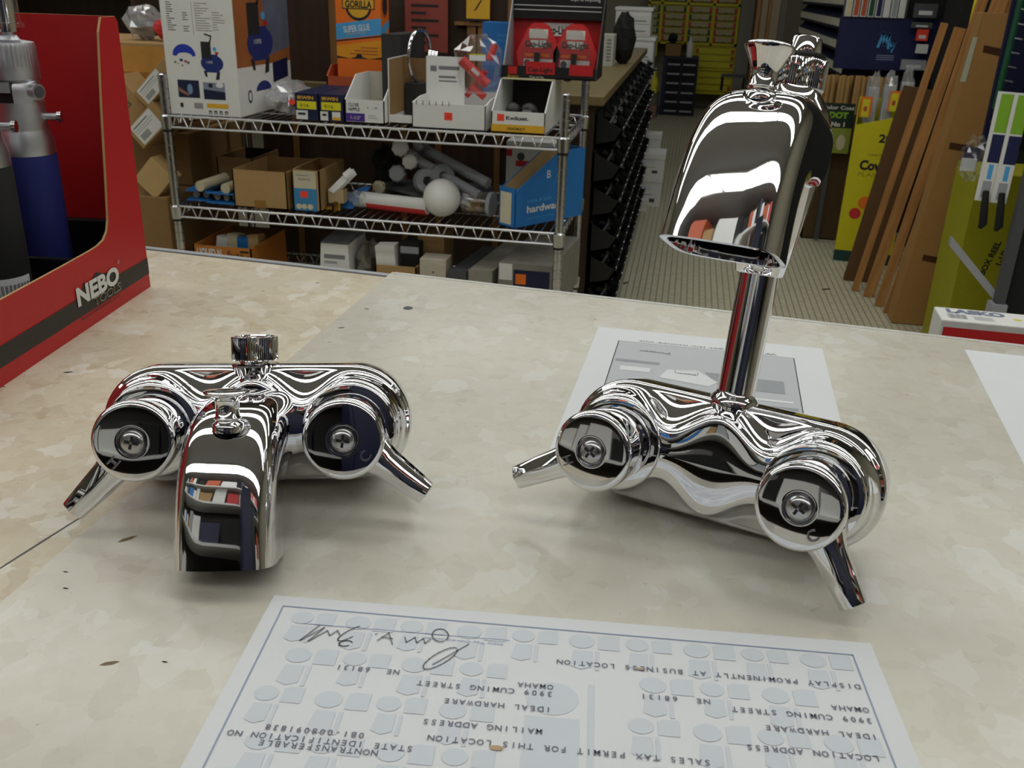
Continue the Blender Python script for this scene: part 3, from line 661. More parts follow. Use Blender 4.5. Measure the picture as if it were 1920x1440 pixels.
b.quad(F, .106, .045, .170, .090, mat('photo_grey', '7d859b', .5, 0, .2, 50)); b.flat(F, [(.106, .045), (.170, .045), (.170, .066), (.106, .072)], ph, 1.4); b.disc(F, .128, .082, .007, .006, ink, 1.6); b.disc(F, .155, .084, .011, .007, white, 1.5)
b.quad(F, .032, .020, .041, .032, ink)
for i in range(12): b.quad(F, .074 + i * .0022, .018, .074 + i * .0022 + (.0008, .0013)[i % 2], .034, ink)
b.quad(F, .112, .022, .176, .034, gold)
for i in range(4): b.quad(F, .116 + i * .016, .006, .125 + i * .016, .015, ink); b.quad(F, .118 + i * .016, .008, .123 + i * .016, .011, white, 1.5)
b.build('printing', t); b = MB(); G = SD(.210, 0, 0)
b.quad(G, .002, .13, .368, .33, mat('photo_deck_wood', '9a5a2c', .6, 0, .25, 8), 1); b.flat(G, [(.20, .15), (.368, .17), (.368, .33), (.19, .33)], mat('photo_bluegrey', '5d6377', .6, 0, .3, 14), 1.3)
b.quad(G, .22, .34, .34, .40, pb, 1)
compressor(G, .075, .125, 1.75, 2, 1.35)
b.flat(G, [(.235, .075), (.345, .085), (.345, .140), (.235, .130)], navy, 2); b.disc(G, .165, .060, .052, .026, pb, 2, 16, 0, pi); b.disc(G, .07, .05, .014, .018, navy, 2); b.disc(G, .07, .05, .009, .012, white, 2.4)
b.build('printing', t)

# --- clear bag of fittings
b = MB()
for i in range(7): b.cyl((-.74 - .014 * i - .04, .16 + .01 * (i % 3), T1 + .012 + .012 * (i % 2)), (-.75 - .014 * i - .04, .20, T1 + .02 + .016 * (i % 3)), .007, (greyd, steel, greyp)[i % 3], 10)
t = thing('bag_of_fittings', 'crumpled clear bag of small grey fittings beside the white compressor carton', 'bag')
b.build('fittings', t); b = MB(); b.blob((-.828, .17, T1 + .044), .062, .085, .043, poly, 5, .16, 16, 9, None, False, T1); b.build('bag', t)
def boxlabel(name, label, cat, x0, x1, y0, y1, z, h, m, rz=0, group=None, bevel=.001):
    t = thing(name, label, cat, (x0, y0, z), rz, group); MB().box(0, x1 - x0, 0, y1 - y0, 0, h, m).build('carton', t, bevel); return t
# --- two navy boxes with yellow labels
for i, (x0, x1, lb) in enumerate(((-.757, -.690, 'navy box with yellow label, left of the navy pair beside the clear bag'), (-.686, -.618, 'navy box with yellow label, right of the navy pair against the nipple bin'))):
    t = boxlabel('bit_box', lb, 'box', x0, x1, .03, .26, T1, .073, navyd, group='navy boxes with yellow labels')
    b = MB(); b.text(F := FR(0, 0, 0), .008, .056, 'IRWIN', .009, gold, 1, width=.046, bold=.03); b.quad(F, .006, .030, .062, .051, yellow); b.text(F, .014, .035, '9/16', .010, ink, 2, width=.026)
    b.quad(F, .002, .002, .036 if i == 0 else .024, .026, white, 1); b.quad(F, .008, .014, .030 if i == 0 else .02, .020, ink, 2)
    if i: b.quad(F, .036, .004, .060, .026, white, 1); b.quad(F, .037, .004, .059, .012, gold, 2)
    b.build('printing', t)
s_ = MB(); s_.disc(TF((-.765, .0285, T1 + .047), (1, 0, 0), (0, 0, 1)), 0, 0, .010, .008, sticker, 0, 10); s_.box(-.766, -.764, .029, .060, T1 + .030, T1 + .045, clearp)
tag(s_.build('price_tag'), 'small round orange price tag hanging beside the navy boxes', 'tag')
# --- white bins
t = thing('parts_bin', 'white open bin printed with a purple block, next to the navy boxes', 'bin', (-.612, .03, T1))
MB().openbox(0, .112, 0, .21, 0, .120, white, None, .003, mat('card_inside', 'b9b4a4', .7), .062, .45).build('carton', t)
b = MB(); b.text(F, .010, .044, 'CLOSE', .009, ink, 1, width=.030, bold=.02); b.text(F, .010, .032, 'NIPPLE', .009, ink, 1, width=.032, bold=.02); b.quad(F, .001, .004, .056, .026, purple); b.text(F, .016, .010, '1-1/2"', .009, white, 2, width=.028)
b.text(F, .064, .040, '1.2', .005, inkg, 1, width=.03); b.quad(F, .066, .014, .092, .0155, inkg); b.quad(F, .066, .020, .088, .0215, inkg); b.build('printing', t)
t = thing('parts_bin', 'tall open white carton with a brown inside, behind the purple printed bin', 'bin', (-.497, .06, T1))
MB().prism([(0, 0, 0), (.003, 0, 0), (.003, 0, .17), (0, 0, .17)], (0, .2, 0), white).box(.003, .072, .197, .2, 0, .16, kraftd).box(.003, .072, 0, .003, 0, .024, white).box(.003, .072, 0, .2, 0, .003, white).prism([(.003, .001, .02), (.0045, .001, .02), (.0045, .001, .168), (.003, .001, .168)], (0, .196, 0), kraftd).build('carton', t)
t = thing('parts_bin', 'low wide white bin with an orange price sticker on its front', 'bin', (-.415, .005, T1))
b = MB().openbox(0, .203, 0, .26, 0, .075, white, None, .003, None, .066, .3)
b.box(.0, .11, .15, .153, .02, .175, white); b.build('carton', t)
b = MB(); b.quad(F, .090, .024, .112, .044, sticker); b.text(F, .094, .030, '169', .007, redp, 2, width=.014)
b.build('printing', t); b = MB(); Fb = FR(0, .15, 0); b.quad(Fb, .012, .135, .03, .15, inkg); b.quad(Fb, .036, .140, .095, .150, inkg); b.quad(Fb, .036, .118, .085, .124, inkg); b.quad(Fb, .036, .108, .088, .112, inkg)
for i in range(6): b.quad(F, .012 + i * .018, .060, .014 + i * .018, .072, ink, 1)
b.build('printing', t)
t = thing('lock_box', 'white and yellow open lock box with an orange sticker on the top shelf', 'box', (-.197, .005, T1))
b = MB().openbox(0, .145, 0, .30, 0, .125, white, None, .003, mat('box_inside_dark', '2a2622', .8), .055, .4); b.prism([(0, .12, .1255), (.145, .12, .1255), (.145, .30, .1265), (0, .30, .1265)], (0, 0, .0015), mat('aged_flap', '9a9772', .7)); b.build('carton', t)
b = MB(); b.quad(F, .001, .003, .144, .022, gold); b.quad(F, .016, .030, .035, .048, sticker, 1.3); b.text(F, .040, .034, 'Kwikset.', .010, ink, 1, width=.060, bold=.03); b.text(F, .044, .008, 'DEADBOLT', .007, ink, 2, width=.048, bold=.02); b.build('printing', t)
b = MB(); b.sphere((.05, .05, .052), .022, black, 16); b.sphere((.092, .055, .050), .024, black, 16); b.cyl((.092, .02, .055), (.092, .034, .055), .012, steel, 12); b.build('lock_parts', t)
# --- cap light display
t = thing('light_display', 'black and red counter display of small lights in clear bubble packs', 'display', (-.205, .17, T1 + .127))
b = MB(); W_ = .262; b.prism([(0, 0, 0), (0, .17, 0), (0, .17, .24), (0, .02, .02)], (.003, 0, 0), greyp); b.prism([(W_, 0, 0), (W_, .17, 0), (W_, .17, .24), (W_, .012, .03)], (.003, 0, 0), black)
b.box(0, W_, 0, .17, 0, .003, black); b.box(0, W_, .167, .17, 0, .24, red); b.box(0, W_, 0, .003, 0, .032, black); b.box(-.002, W_ + .004, .150, .172, .150, .26, black)
b.build('carton', t)
b = MB(); b.quad(F, .02, .006, .26, .032, black, 1); b.quad(F, .07, .012, .15, .044, red, 2); b.text(F, .075, .018, 'Cap-Light', .012, ink, 3, width=.07, bold=.03); b.quad(F, .02, .010, .045, .030, red, 2); b.quad(F, .19, .012, .255, .040, red, 2); b.text(F, .080, .002, 'Clips to hat', .005, white, 3, width=.04); b.text(F, .02, .002, 'Bright', .005, gold, 3, width=.03)
b.build('printing', t); b = MB(); Fh = FR(0, .1497, 0); b.quad(Fh, .005, .172, .255, .174, white); b.quad(Fh, .005, .184, .255, .186, white); b.text(Fh, .165, .200, 'Clips to Anything', .010, white, 2, width=.085); b.text(Fh, .10, .202, 'BRIGHT', .008, gold, 2, width=.04); b.build('printing', t); b = MB(); Fh = FR(0, .1665, 0); b.quad(Fh, .088, .105, .175, .140, white, 1); b.text(Fh, .095, .110, 'Cap-Light', .022, ink, 2, width=.075, bold=.03)
b.build('printing', t)
for i, px in enumerate((.052, .155)):
    q = thing('light_pack', ('left', 'right')[i] + ' bubble pack with red card and small black light in the display', 'package', (-.205 + px, .22, T1 + .135), 0, 'bubble packed lights')
    b = MB(); pr = [(-.010, 0, 0), (.088, 0, 0), (.096, 0, .05), (.070, 0, .108), (.055, 0, .120), (.025, 0, .120), (.010, 0, .108), (-.018, 0, .05)]; pr = [(x * 1.08, y, z * 1.12) for x, y, z in pr]; b.prism(pr, (0, .003, 0), redp); F2 = FR(0, 0, 0)
    b.quad(F2, .016, .094, .068, .118, white); b.text(F2, .004, .072, 'Cap-Light', .016, ink, 2, width=.076, bold=.03); b.quad(F2, .020, .070, .064, .0895, white); b.quad(F2, .002, .020, .084, .040, white); b.quad(F2, .005, .046, .03, .054, orange); b.quad(F2, .05, .046, .075, .054, orange); b.disc(F2, .012, .028, .009, .010, greyd, 2); b.build('card', q)
    b = MB(); b.box(.034, .048, -.02, -.004, .022, .058, black); b.build('light', q)
    b = MB(); b.prism([(-.012, -.022, .004), (.09, -.022, .004), (.086, -.022, .07), (.06, -.022, .115), (.04, -.022, .124), (.02, -.022, .115), (-.006, -.022, .07)], (0, .021, 0), clearp); b.build('bubble', q)
    if i: b = MB(); b.cyl((.028, -.03, .002), (.028, -.022, .002), .017, chrome, 20); b.build('reflector', q)
# --- glue display, trays and things at the back of the top shelf
t = thing('glue_display', 'orange glue display carton with a blue band on an orange tray', 'display', (-.735, .30, T1))
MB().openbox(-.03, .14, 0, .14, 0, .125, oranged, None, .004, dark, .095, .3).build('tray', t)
MB().box(-.008, .132, .04, .12, .09, .37, orange).build('carton', t, .001)
b = MB(); Fg = FR(-.008, .04, .145); b.flat(Fg, [(0, .0), (.14, .0), (.14, .055), (0, .035)], mat('glue_amber', 'e39a1e', .5), 1); b.flat(Fg, [(0, .052), (.14, .070), (.14, .116), (0, .096)], skyp, 1.4); b.flat(Fg, [(0, .046), (.14, .064), (.14, .068), (0, .050)], ink, 1.6)
Tg = Fg @ Matrix.Rotation(.13, 4, 'Z'); b.text(Tg, .034, .068, 'SUPER GLUE', .018, white, 2, width=.082, bold=.02); b.text(Tg, .04, .060, 'INCREDIBLY STRONG', .005, gold, 2, width=.06)
b.disc(Fg, .072, .145, .040, .038, ink, 1.5, 20, pi, 2 * pi); b.disc(Fg, .072, .145, .033, .030, gold, 1.7, 20, pi, 2 * pi); b.quad(Fg, .022, .138, .122, .168, ink, 1.9); b.quad(Fg, .025, .141, .119, .165, gold, 2.2); b.text(Fg, .031, .143, 'GORILLA', .019, ink, 2.6, width=.082, bold=.04)
for i, wd in enumerate((.05, .07, .085)): b.quad(Fg, .125 - wd, .03 - i * .009, .128, .033 - i * .009, oranged, 2)
b.flat(Fg, [(0, 0), (.14, 0), (.14, .006), (.10, .0), (.07, .008), (.04, 0), (0, .006)], ink, 1.9); b.disc(Fg, .07, .004, .010, .010, ink, 2.1, 14, 0, pi)
b.build('printing', t); b = MB(); Gs = SD(.132, .04, .145); b.disc(Gs, .04, .15, .03, .035, oranged, 1); b.disc(Gs, .04, .15, .022, .027, ink, 1.4); b.flat(Gs, [(0, .05), (.08, .09), (.08, .11), (0, .09)], skyp, 1); b.build('printing', t)
t = thing('weathered_case', 'dark weathered slab-like case standing beside the glue display', 'case', (-.560, .20, T1))
MB().prism([(0, 0, 0), (.055, 0, 0), (.075, .20, 0), (.02, .20, 0)], (0, 0, .225), mat('weathered_dark', '2c2a28', .8, 0, .35, 18)).build('case', t, .004)
t = thing('chrome_ring', 'large chrome ring leaning behind the white bins', 'ring', (-.458, .245, T1 + .062))
b = MB(); b.tube([(.020 * cos(a) * .9, .055 * cos(a), .105 + .070 * sin(a)) for a in [2 * pi * i / 36 for i in range(36)]], .0055, chrome, 10, None, True); b.build('hoop', t)
b = MB()
for k in range(3): b.cyl((.030 + .009 * k, 0, .105), (.038 + .009 * k, 0, .105), .022 - .002 * k, chrome, 20)
b.build('hub', t); MB().box(-.03, .06, -.05, .09, -.0615, .034, MC['weathered_dark']).build('box', t)
t = thing('bagged_light', 'clear bag holding a red tool, hung above the low white bin', 'bag', (-.27, .16, T1 + .05))
b = MB(); b.cyl((-.045, 0, .118), (.030, 0, .055), .014, redp, 16); b.cyl((-.035, .02, .02), (.02, .02, .09), .008, redp, 10); b.cyl((.045, .02, .16), (.03, .01, .12), .010, redp, 10); b.cyl((-.02, .01, .05), (.02, .01, .02), .010, redp, 10); b.quad(TF((-.02, -.016, .085), (.77, 0, -.63), (.63, 0, .77)), -.002, .01, .024, .020, white, 1); b.build('red_tool', t)
b = MB(); b.blob((0, .01, .09), .075, .035, .095, clearp, 11, .14, 14, 9, None, False, .03); b.build('bag', t); b = MB(); b.box(-.015, .030, -.036, -.035, .120, .137, paper); b.box(-.015, .030, -.0362, -.0361, .134, .137, yellow); b.build('tag', t)
MB_ = MB().box(0, .098, 0, .08, 0, .26, blue); t = thing('blue_carton', 'plain blue carton standing behind the light display', 'box', (-.305, .385, T1)); MB_.build('carton', t); b = MB(); b.text(FR(0, 0, 0), .045, .222, 'SPLIT', .007, skyp, 1, width=.03); b.text(FR(0, 0, 0), .045, .208, 'BOLTS', .007, skyp, 1, width=.03); b.build('printing', t)

# ------------------------------------------------------------------ second wire shelf
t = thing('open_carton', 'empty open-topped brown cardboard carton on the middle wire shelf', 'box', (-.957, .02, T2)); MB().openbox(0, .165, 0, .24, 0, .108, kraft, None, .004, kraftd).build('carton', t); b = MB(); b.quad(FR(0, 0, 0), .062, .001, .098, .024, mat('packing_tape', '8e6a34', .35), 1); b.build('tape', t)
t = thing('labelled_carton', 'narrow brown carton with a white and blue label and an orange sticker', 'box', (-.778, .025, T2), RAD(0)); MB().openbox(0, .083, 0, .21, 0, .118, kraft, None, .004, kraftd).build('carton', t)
b = MB(); F2 = FR(0, 0, 0); b.quad(F2, .006, .066, .072, .116, mat('label_cream', 'c3bda4', .6)); b.quad(F2, .004, .002, .074, .066, mat('label_blue', '3a7fae', .55, 0, .1, 60)); b.quad(F2, .024, .040, .046, .058, sticker, 2); b.text(F2, .020, .088, 'REPAIR', .008, inkg, 2, width=.036); b.quad(F2, .012, .102, .05, .104, inkg, 2)
for x, r in ((.018, .009), (.034, .008), (.052, .009)): b.disc(F2, x, .014, r, .008, cream, 2, 12)
b.build('printing', t)
t = thing('open_bin', 'blue open bin with white lettering, turned outwards on the middle wire shelf', 'bin', (-.178, .045, T2), RAD(-36))
L_ = .275; b = MB(); w_ = .066
b.box(0, w_, 0, .003, 0, .108, blue); b.box(0, w_, L_ - .003, L_, 0, .195, blue)
for x in (0, w_ - .003): b.prism([(x, 0, 0), (x, L_, 0), (x, L_, .195), (x, L_ * .62, .195), (x, .0, .100)], (.003, 0, 0), blue)
b.box(.0035, w_ - .0035, .003, L_ - .003, 0, .004, kraftd); b.prism([(.0032, .003, .004), (.0032, L_, .004), (.0032, L_, .194), (.0032, L_ * .62, .194), (.0032, .003, .099)], (.0006, 0, 0), kraftl); b.build('carton', t)
b = MB(); b.quad(FR(0, 0, 0), .006, .006, .050, .094, mat('label_cream2', 'cfc9ae', .6), 1); b.build('printing', t); b = MB(); G2 = SD(w_, 0, 0); b.text(G2, .045, .064, 'home & bath', .011, skyp, 1, width=.095); b.text(G2, .045, .036, 'hardware', .020, white, 1, width=.145, bold=.02); b.text(G2, .045, .018, 'quality fittings', .005, skyp, 1, width=.11); b.build('printing', t); b = MB(); b.text(G2, .120, .125, 'B', .022, white, 1); b.build('initial', t)
MB().box(-.09, .085, -.06, .06, 0, .165, white).build('tmp') if False else None
t = thing('red_white_carton', 'white carton with red bands behind the blue hardware bin', 'box', (-.215, .34, T2)); MB().box(0, .175, 0, .12, 0, .185, white).build('carton', t); b = MB(); b.quad(F2, .105, .145, .175, .160, redp); b.quad(F2, .03, .11, .09, .128, redp); b.disc(F2, .045, .14, .012, .012, greyd); b.quad(F2, 0, .14, .018, .16, redp); b.build('printing', t)
# globe bulb with red/white packaged tube
t = thing('globe', 'round white frosted globe lamp lying on the middle shelf', 'globe', (-.352, .085, T2 + .0535)); b = MB(); b.sphere((0, 0, 0), .0535, mat('frosted_white', 'e6e6e2', .3, 0, 0), 40); b.build('bulb', t); b = MB(); b.cyl((.045, .03, -.005), (.075, .05, -.02), .02, steel, 20); b.build('cap', t)
t = thing('tube_package', 'red and white shrink-wrapped tube lying beside the white globe', 'package', (-.60, .10, T2 + .0265)); b = MB(); b.cyl((0, .02, 0), (.21, -.02, 0), .022, white, 24); b.build('tube', t)
b = MB(); vs = []
b.cyl((.02, .016, -.004), (.208, -.0198, -.004), .0212, redp, 24); b.build('red_wrap', t); b = MB(); b.blob((-.01, .022, 0), .04, .03, .022, poly, 3, .3, 14, 9, None, False, -.0235); b.build('wrap_end', t)
# grey plastic drain pieces
def pipe(label, a, b_, r, grp='grey plastic drain pipes'):
    t = MB(); t.cyl(a, b_, r, greyp, 20); d = (Vector(b_) - Vector(a)).normalized(); t.cyl(Vector(a), Vector(a) + d * .03, r * 1.3, greyp, 20); return tag(t.build('drain_pipe'), label, 'pipe', grp)
pipe('upper grey plastic pipe slanting down to the right on the middle shelf', (-.475, .27, T2 + .165), (-.235, .17, T2 + .085), .016)
pipe('lower grey plastic pipe slanting behind the white globe', (-.49, .22, T2 + .145), (-.255, .14, T2 + .055), .015)
for i, (x, y, z, lb) in enumerate(((-.425, .16, .082, 'left grey plastic flange ring behind the white globe'), (-.382, .18, .095, 'right grey plastic flange ring behind the white globe'))):
    b = MB(); M = Matrix.Translation((x, y, T2 + z)) @ Matrix.Rotation(RAD(75), 4, 'X') @ Matrix.Rotation(RAD(35), 4, 'Y'); b.lathe([(.014, 0), (.034, 0), (.036, .004), (.034, .030), (.014, .030), (.014, 0)], greyp, M, 28, cap=False); tag(b.build('flange_ring'), lb, 'flange', 'grey flange rings')
b = MB(); b.blob((-.40, .24, T2 + .035), .16, .10, .034, greyd, 21, .3, 20, 8, None, False, T2); tag(b.build('parts_heap'), 'heap of loose grey plumbing parts under the drain pipes', 'parts heap')['kind'] = 'stuff'
for i, (x, y, z, r, m, lb) in enumerate(((-.508, .20, .165, .026, white, 'topmost white valve knob in the pile left of the pipes'), (-.474, .19, .130, .024, white, 'white valve knob below the topmost one, near the pipe ends'), (-.512, .19, .095, .026, greyp, 'grey valve knob low in the pile left of the pipes'), (-.56, .16, .058, .020, cream, 'cream bobbin low beside the black parts'), (-.455, .22, .178, .018, greyp, 'small grey knob behind the pipe ends'))):
    b = MB(); M = Matrix.Translation((x, y, T2 + z)) @ Matrix.Rotation(RAD(60 + 15 * i), 4, 'X') @ Matrix.Rotation(RAD(20 - 12 * i), 4, 'Y')
    b.lathe([(r * .4, -r * .9), (r * .5, -.2 * r), (r, 0), (r * 1.02, r * .5), (r * .8, r * .7), (r * .2, r * .72)], m, M, 18, gear=(-.001, r * .6, r * .12)); tag(b.build('valve_knob'), lb, 'knob', 'loose knobs on the middle shelf')
b = MB(); b.blob((-.585, .33, T2 + .075), .05, .05, .074, blackm, 9, .25, 14, 8, None, False, T2 + .03); tag(b.build('black_part'), 'lump of black rubber parts behind the knobs', 'parts')
t = thing('faucet_part', 'white lever and brass fitting on a blue card, right of the labelled carton', 'fitting', (-.655, .075, T2))
b = MB(); b.loft([[(x, y, z) for x, y, z in ((-.03 + .012 * k, -.012 + .003 * k, .058 + .012 * k), (-.012 + .012 * k, -.016 + .003 * k, .050 + .012 * k), (.006 + .012 * k, .0, .058 + .012 * k), (-.008 + .012 * k, .012, .072 + .012 * k))] for k in range(5)], white); b.cyl((.02, 0, .095), (.040, .01, .112), .014, white, 14); b.build('lever', t)
b = MB(); b.box(-.030, .016, -.012, .02, .022, .060, mat('wax_paper', 'b9a27c', .6)); b.build('collar', t); b = MB(); b.cyl((-.008, 0, 0), (-.008, 0, .026), .014, brass, 16); b.cyl((-.045, -.01, .006), (-.02, -.01, .006), .006, brass, 12); b.build('brass_end', t)
b = MB(); b.prism([(-.05, .021, 0), (.03, .021, 0), (.075, .06, .06), (.05, .06, .06)], (0, .003, 0), blue); b.build('card', t); b = MB(); b.sphere((-.052, .0, .072), .006, chrome, 10); b.cyl((-.052, 0, 0), (-.052, 0, .07), .002, steel, 6); b.build('pin', t)
# bottle-like clear jar
t = thing('clear_jar', 'clear plastic jar lying on its side next to the blue bin', 'jar', (-.275, .13, T2 + .0365)); b = MB(); b.cyl((-.02, 0, 0), (.055, -.01, 0), .033, clearp, 24); b.build('body', t); b = MB(); b.cyl((.055, -.01, 0), (.066, -.012, 0), .035, greyp, 24); b.build('lid', t); b = MB(); b.blob((.01, 0, -.008), .025, .02, .02, kraftd, 4, .3); b.build('contents', t)
# cream rolls and blue trays at the left
for i, (x, y, z, lb) in enumerate(((-1.085, .12, .000, 'lower blue blister tray at the left end of the middle shelf'), (-1.005, .10, .0, 'blue blister tray of beige parts beside the open brown carton'))):
    t = thing('blister_tray', lb, 'tray', (x, y, T2 + z), RAD(8 - 10 * i), 'blue blister trays'); MB().box(-.05, .05, -.06, .10, 0, .004, blue).box(-.05, .05, -.06, .10, .028, .031, blue).build('card', t); b = MB()
    for k in range(3): b.cyl((-.03 + .03 * k, -.03, .014), (-.03 + .03 * k, .06, .014), .010, cream, 12)
    b.build('parts', t)
for i, (x, y, z, lb) in enumerate(((-1.075, .10, .047, 'cream roll on top of the left blue tray'), (-.995, .10, .045, 'cream roll on the tray beside the open carton'))):
    b = MB(); b.cyl((x, y - .055, T2 + z), (x + .02, y + .07, T2 + z + .004), .0155, cream, 18); tag(b.build('cream_roll'), lb, 'roll', 'cream rolls')
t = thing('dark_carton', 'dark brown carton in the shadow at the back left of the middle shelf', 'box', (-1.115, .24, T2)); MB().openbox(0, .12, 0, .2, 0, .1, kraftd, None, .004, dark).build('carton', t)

# ------------------------------------------------------------------ bottom shelf (its tops show over the counter edge)
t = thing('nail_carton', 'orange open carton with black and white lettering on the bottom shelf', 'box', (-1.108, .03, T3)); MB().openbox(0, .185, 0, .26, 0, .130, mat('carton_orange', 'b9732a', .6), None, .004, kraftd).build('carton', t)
b = MB(); b.text(F2, .012, .098, 'LIQUID N', .024, white, 1, width=.078, bold=.04); b.text(F2, .110, .098, 'Fuze', .022, ink, 1, width=.05); b.quad(F2, .15, .115, .178, .122, ink); b.build('printing', t)
for i in range(4):
    b = MB(); b.box(0, .036, 0, .05, 0, .135 + .008 * (i % 2), (white, cream, blue, kraftl)[i]); o = b.build('tube_box'); place(o, (-1.088 + .042 * i, .10, T3 + .006), rot=(RAD(-8), RAD(6 - 4 * i), 0)); tag(o, ('white', 'cream', 'blue', 'tan')[i] + ' tube box standing in the orange carton', 'box', 'tube boxes in the orange carton')
t = thing('booklet_box', 'white printed box with a curved dark lid on the bottom shelf', 'box', (-.722, .05, T3)); MB().prism([(0, 0, 0), (.10, 0, 0), (.095, 0, .16), (.012, 0, .16)], (0, .16, 0), white).prism([(.012, .001, .1605), (.095, .001, .1605), (.105, .16, .185), (.03, .16, .185)], (0, 0, .004), greyd).build('carton', t)
b = MB(); b.quad(F2, .02, .115, .085, .128, inkg); b.quad(F2, .02, .100, .06, .108, greyp)
for i in range(8): b.quad(F2, .014, .03 + i * .008, .082, .032 + i * .008, inkg)
b.build('printing', t)
b = MB(); b.blob((-.592, .14, T3 + .075), .040, .08, .075, mat('grey_bag', '5d594e', .5, 0, .3, 30), 14, .2, 14, 9, None, False, T3); tag(b.build('grey_bag'), 'crumpled grey bag between the white boxes on the bottom shelf', 'bag')
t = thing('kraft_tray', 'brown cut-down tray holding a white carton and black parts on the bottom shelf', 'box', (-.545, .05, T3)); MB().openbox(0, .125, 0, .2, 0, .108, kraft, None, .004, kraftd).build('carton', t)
b = MB(); b.box(0, .058, 0, .05, 0, .155, white); o = b.build('small_carton'); place(o, (-.537, .060, T3 + .006), rot=(0, RAD(-4), 0)); tag(o, 'small white carton standing in the brown tray', 'box')
b = MB(); b.box(0, .055, 0, .06, 0, .165, blackm); b.box(.0, .055, -.001, 0, .135, .155, greyp); o = b.build('black_box'); place(o, (-.476, .08, T3 + .006)); tag(o, 'black box with a clear window standing in the brown tray', 'box')
t = thing('tall_carton', 'tall plain brown carton in the middle of the bottom shelf', 'box', (-.437, .13, T3)); MB().box(0, .08, 0, .12, 0, .182, kraftd).build('carton', t, .001)
t = thing('small_white_box', 'small worn white box in front of the tall brown carton', 'box', (-.408, .045, T3)); MB().box(0, .078, 0, .07, 0, .138, mat('worn_white', 'b9b3a2', .7, 0, .12, 40)).build('carton', t, .001); b = MB(); b.disc(F2, .04, .10, .003, .003, greyd); b.build('finger_hole', t)
for i, (x0, x1, y1, h, m, lb) in enumerate(((-.322, -.268, .30, .110, greyd, 'dark grey long carton right of the small white box'), (-.262, -.192, .34, .118, mat('grey_carton', '8f8b80', .7, 0, .15, 30), 'pale grey long carton in the middle of the three long cartons'), (-.172, -.020, .36, .150, mat('grey_carton2', '7f7c74', .7, 0, .2, 30), 'wide grey carton with a dark end beside the right shelf post'))):
    t = thing('long_carton', lb, 'box', (x0, .04 if i < 2 else .03, T3), 0, 'long cartons on the bottom shelf'); MB().prism([(0, 0, 0), (x1 - x0, 0, 0), (x1 - x0, 0, h), (0, 0, h)], (.04, y1, 0), m).build('carton', t, .001)
    if i == 2: b = MB(); b.quad(F2, .002, .100, .040, .148, white); b.quad(F2, .044, .03, .148, .132, navyd); b.quad(F2, .05, .09, .08, .12, orange, 2); b.build('printing', t)

# ------------------------------------------------------------------ gondola behind the wire shelf, with black bins along the aisle
t = thing('gondola', 'dark wood store gondola behind the wire shelf, running along the aisle', 'gondola', (0, 0, 0))
MB().box(-1.12, .02, .60, 3.35, .0, .765, woodd).build('base', t); MB().box(-1.12, .05, .585, 3.4, .765, .795, mat('shelf_edge_wood', '7a6a45', .5, 0, .1, 20)).build('top_board', t, .003)
b = MB(); b.box(-1.12, -.12, .62, .64, .795, 1.75, woodd); b.build('back_panel', t)
for x in (-1.1, -.86, -.56, -.40, -.365, -.27, -.23): MB().box(x, x + .028, .596, .62, .796, 1.75, woodm).build('upright', t)
for x in (-.62, -.50, -1.0, -.30): MB().box(x, x + .018, .576, .5845, .0, .764, woodm).build('front_slat', t)
MB().box(-.44, -.26, .59, .62, .99, 1.0, woodm).build('rail', t)
for x0, x1, z0, z1, m, m2, lb in ((-.60, -.46, .90, 1.12, mat('rust_print', '8a3c30', .6, 0, .2, 20), ink, 'rust red hang card with dark lettering high behind the chrome ring'), (-.40, -.325, 1.005, 1.12, gold, ink, 'amber hang card with a black drawing above the red bag')):
    b = MB(); b.box(x0, x1, .582, .586, z0, z1, m); Fk = FR(x0, .582, z0); b.quad(Fk, .0, .0, x1 - x0, .006, ink)
    if m is gold: b.flat(Fk, [(.025, .030), (.030, .030), (.050, .060), (.045, .060)], ink, 2)
    else:
        for i in range(6): b.quad(Fk, .02, .03 + i * .022, .02 + .05 + .04 * (i % 2), .038 + i * .022, ink, 2)
    tag(b.build('hang_card'), lb, 'card')
def black_bin():
    b = MB(); L_, H_, D_ = .235, .105, .095
    out = [(0, 0), (D_ * .75, .012), (D_, .055), (D_ * 1.02, .062), (D_ * .97, .064), (D_ * .72, .022), (.006, .008), (.006, H_), (0, H_)]
    b.prism([(x, 0, z) for x, z in out], (0, L_, 0), blackm); pr = [(0, 0), (D_ * .75, .012), (D_, .055), (0, H_)]
    for y in (0, L_ - .003): b.prism([(x, y, z) for x, z in pr], (0, .003, 0), black)
    rg = random.Random(2)
    for k in range(9): b.cyl((.02 + .05 * rg.random(), .02 + .2 * rg.random(), .03), (.03 + .05 * rg.random(), .02 + .2 * rg.random(), .075 + .03 * rg.random()), .008, black, 7)
    pts = [(.094, L_ * k / 8, .060 + .006 * sin(k * 1.7)) for k in range(9)]; b.tube(pts, .0018, steel, 5); return b.build('black_bin')
bb = black_bin(); first = True; n = 0
for r in range(6):
    for c in range(10):
        loc = (.021 + .012 * (5 - r) * .2, .62 + c * .262 + .02 * (r % 2), .04 + r * .118)
        lb = 'black parts bin on the aisle side of the gondola, row %s' % ('at the floor', 'second from the floor', 'third from the floor', 'fourth from the floor', 'second from the top', 'under the top board')[r]
        if first: place(bb, loc, 0); tag(bb, lb, 'bin', 'black bins, row ' + str(r + 1)); first = False
        else: dup(bb, loc, 0, lb, 'black bins, row ' + str(r + 1))
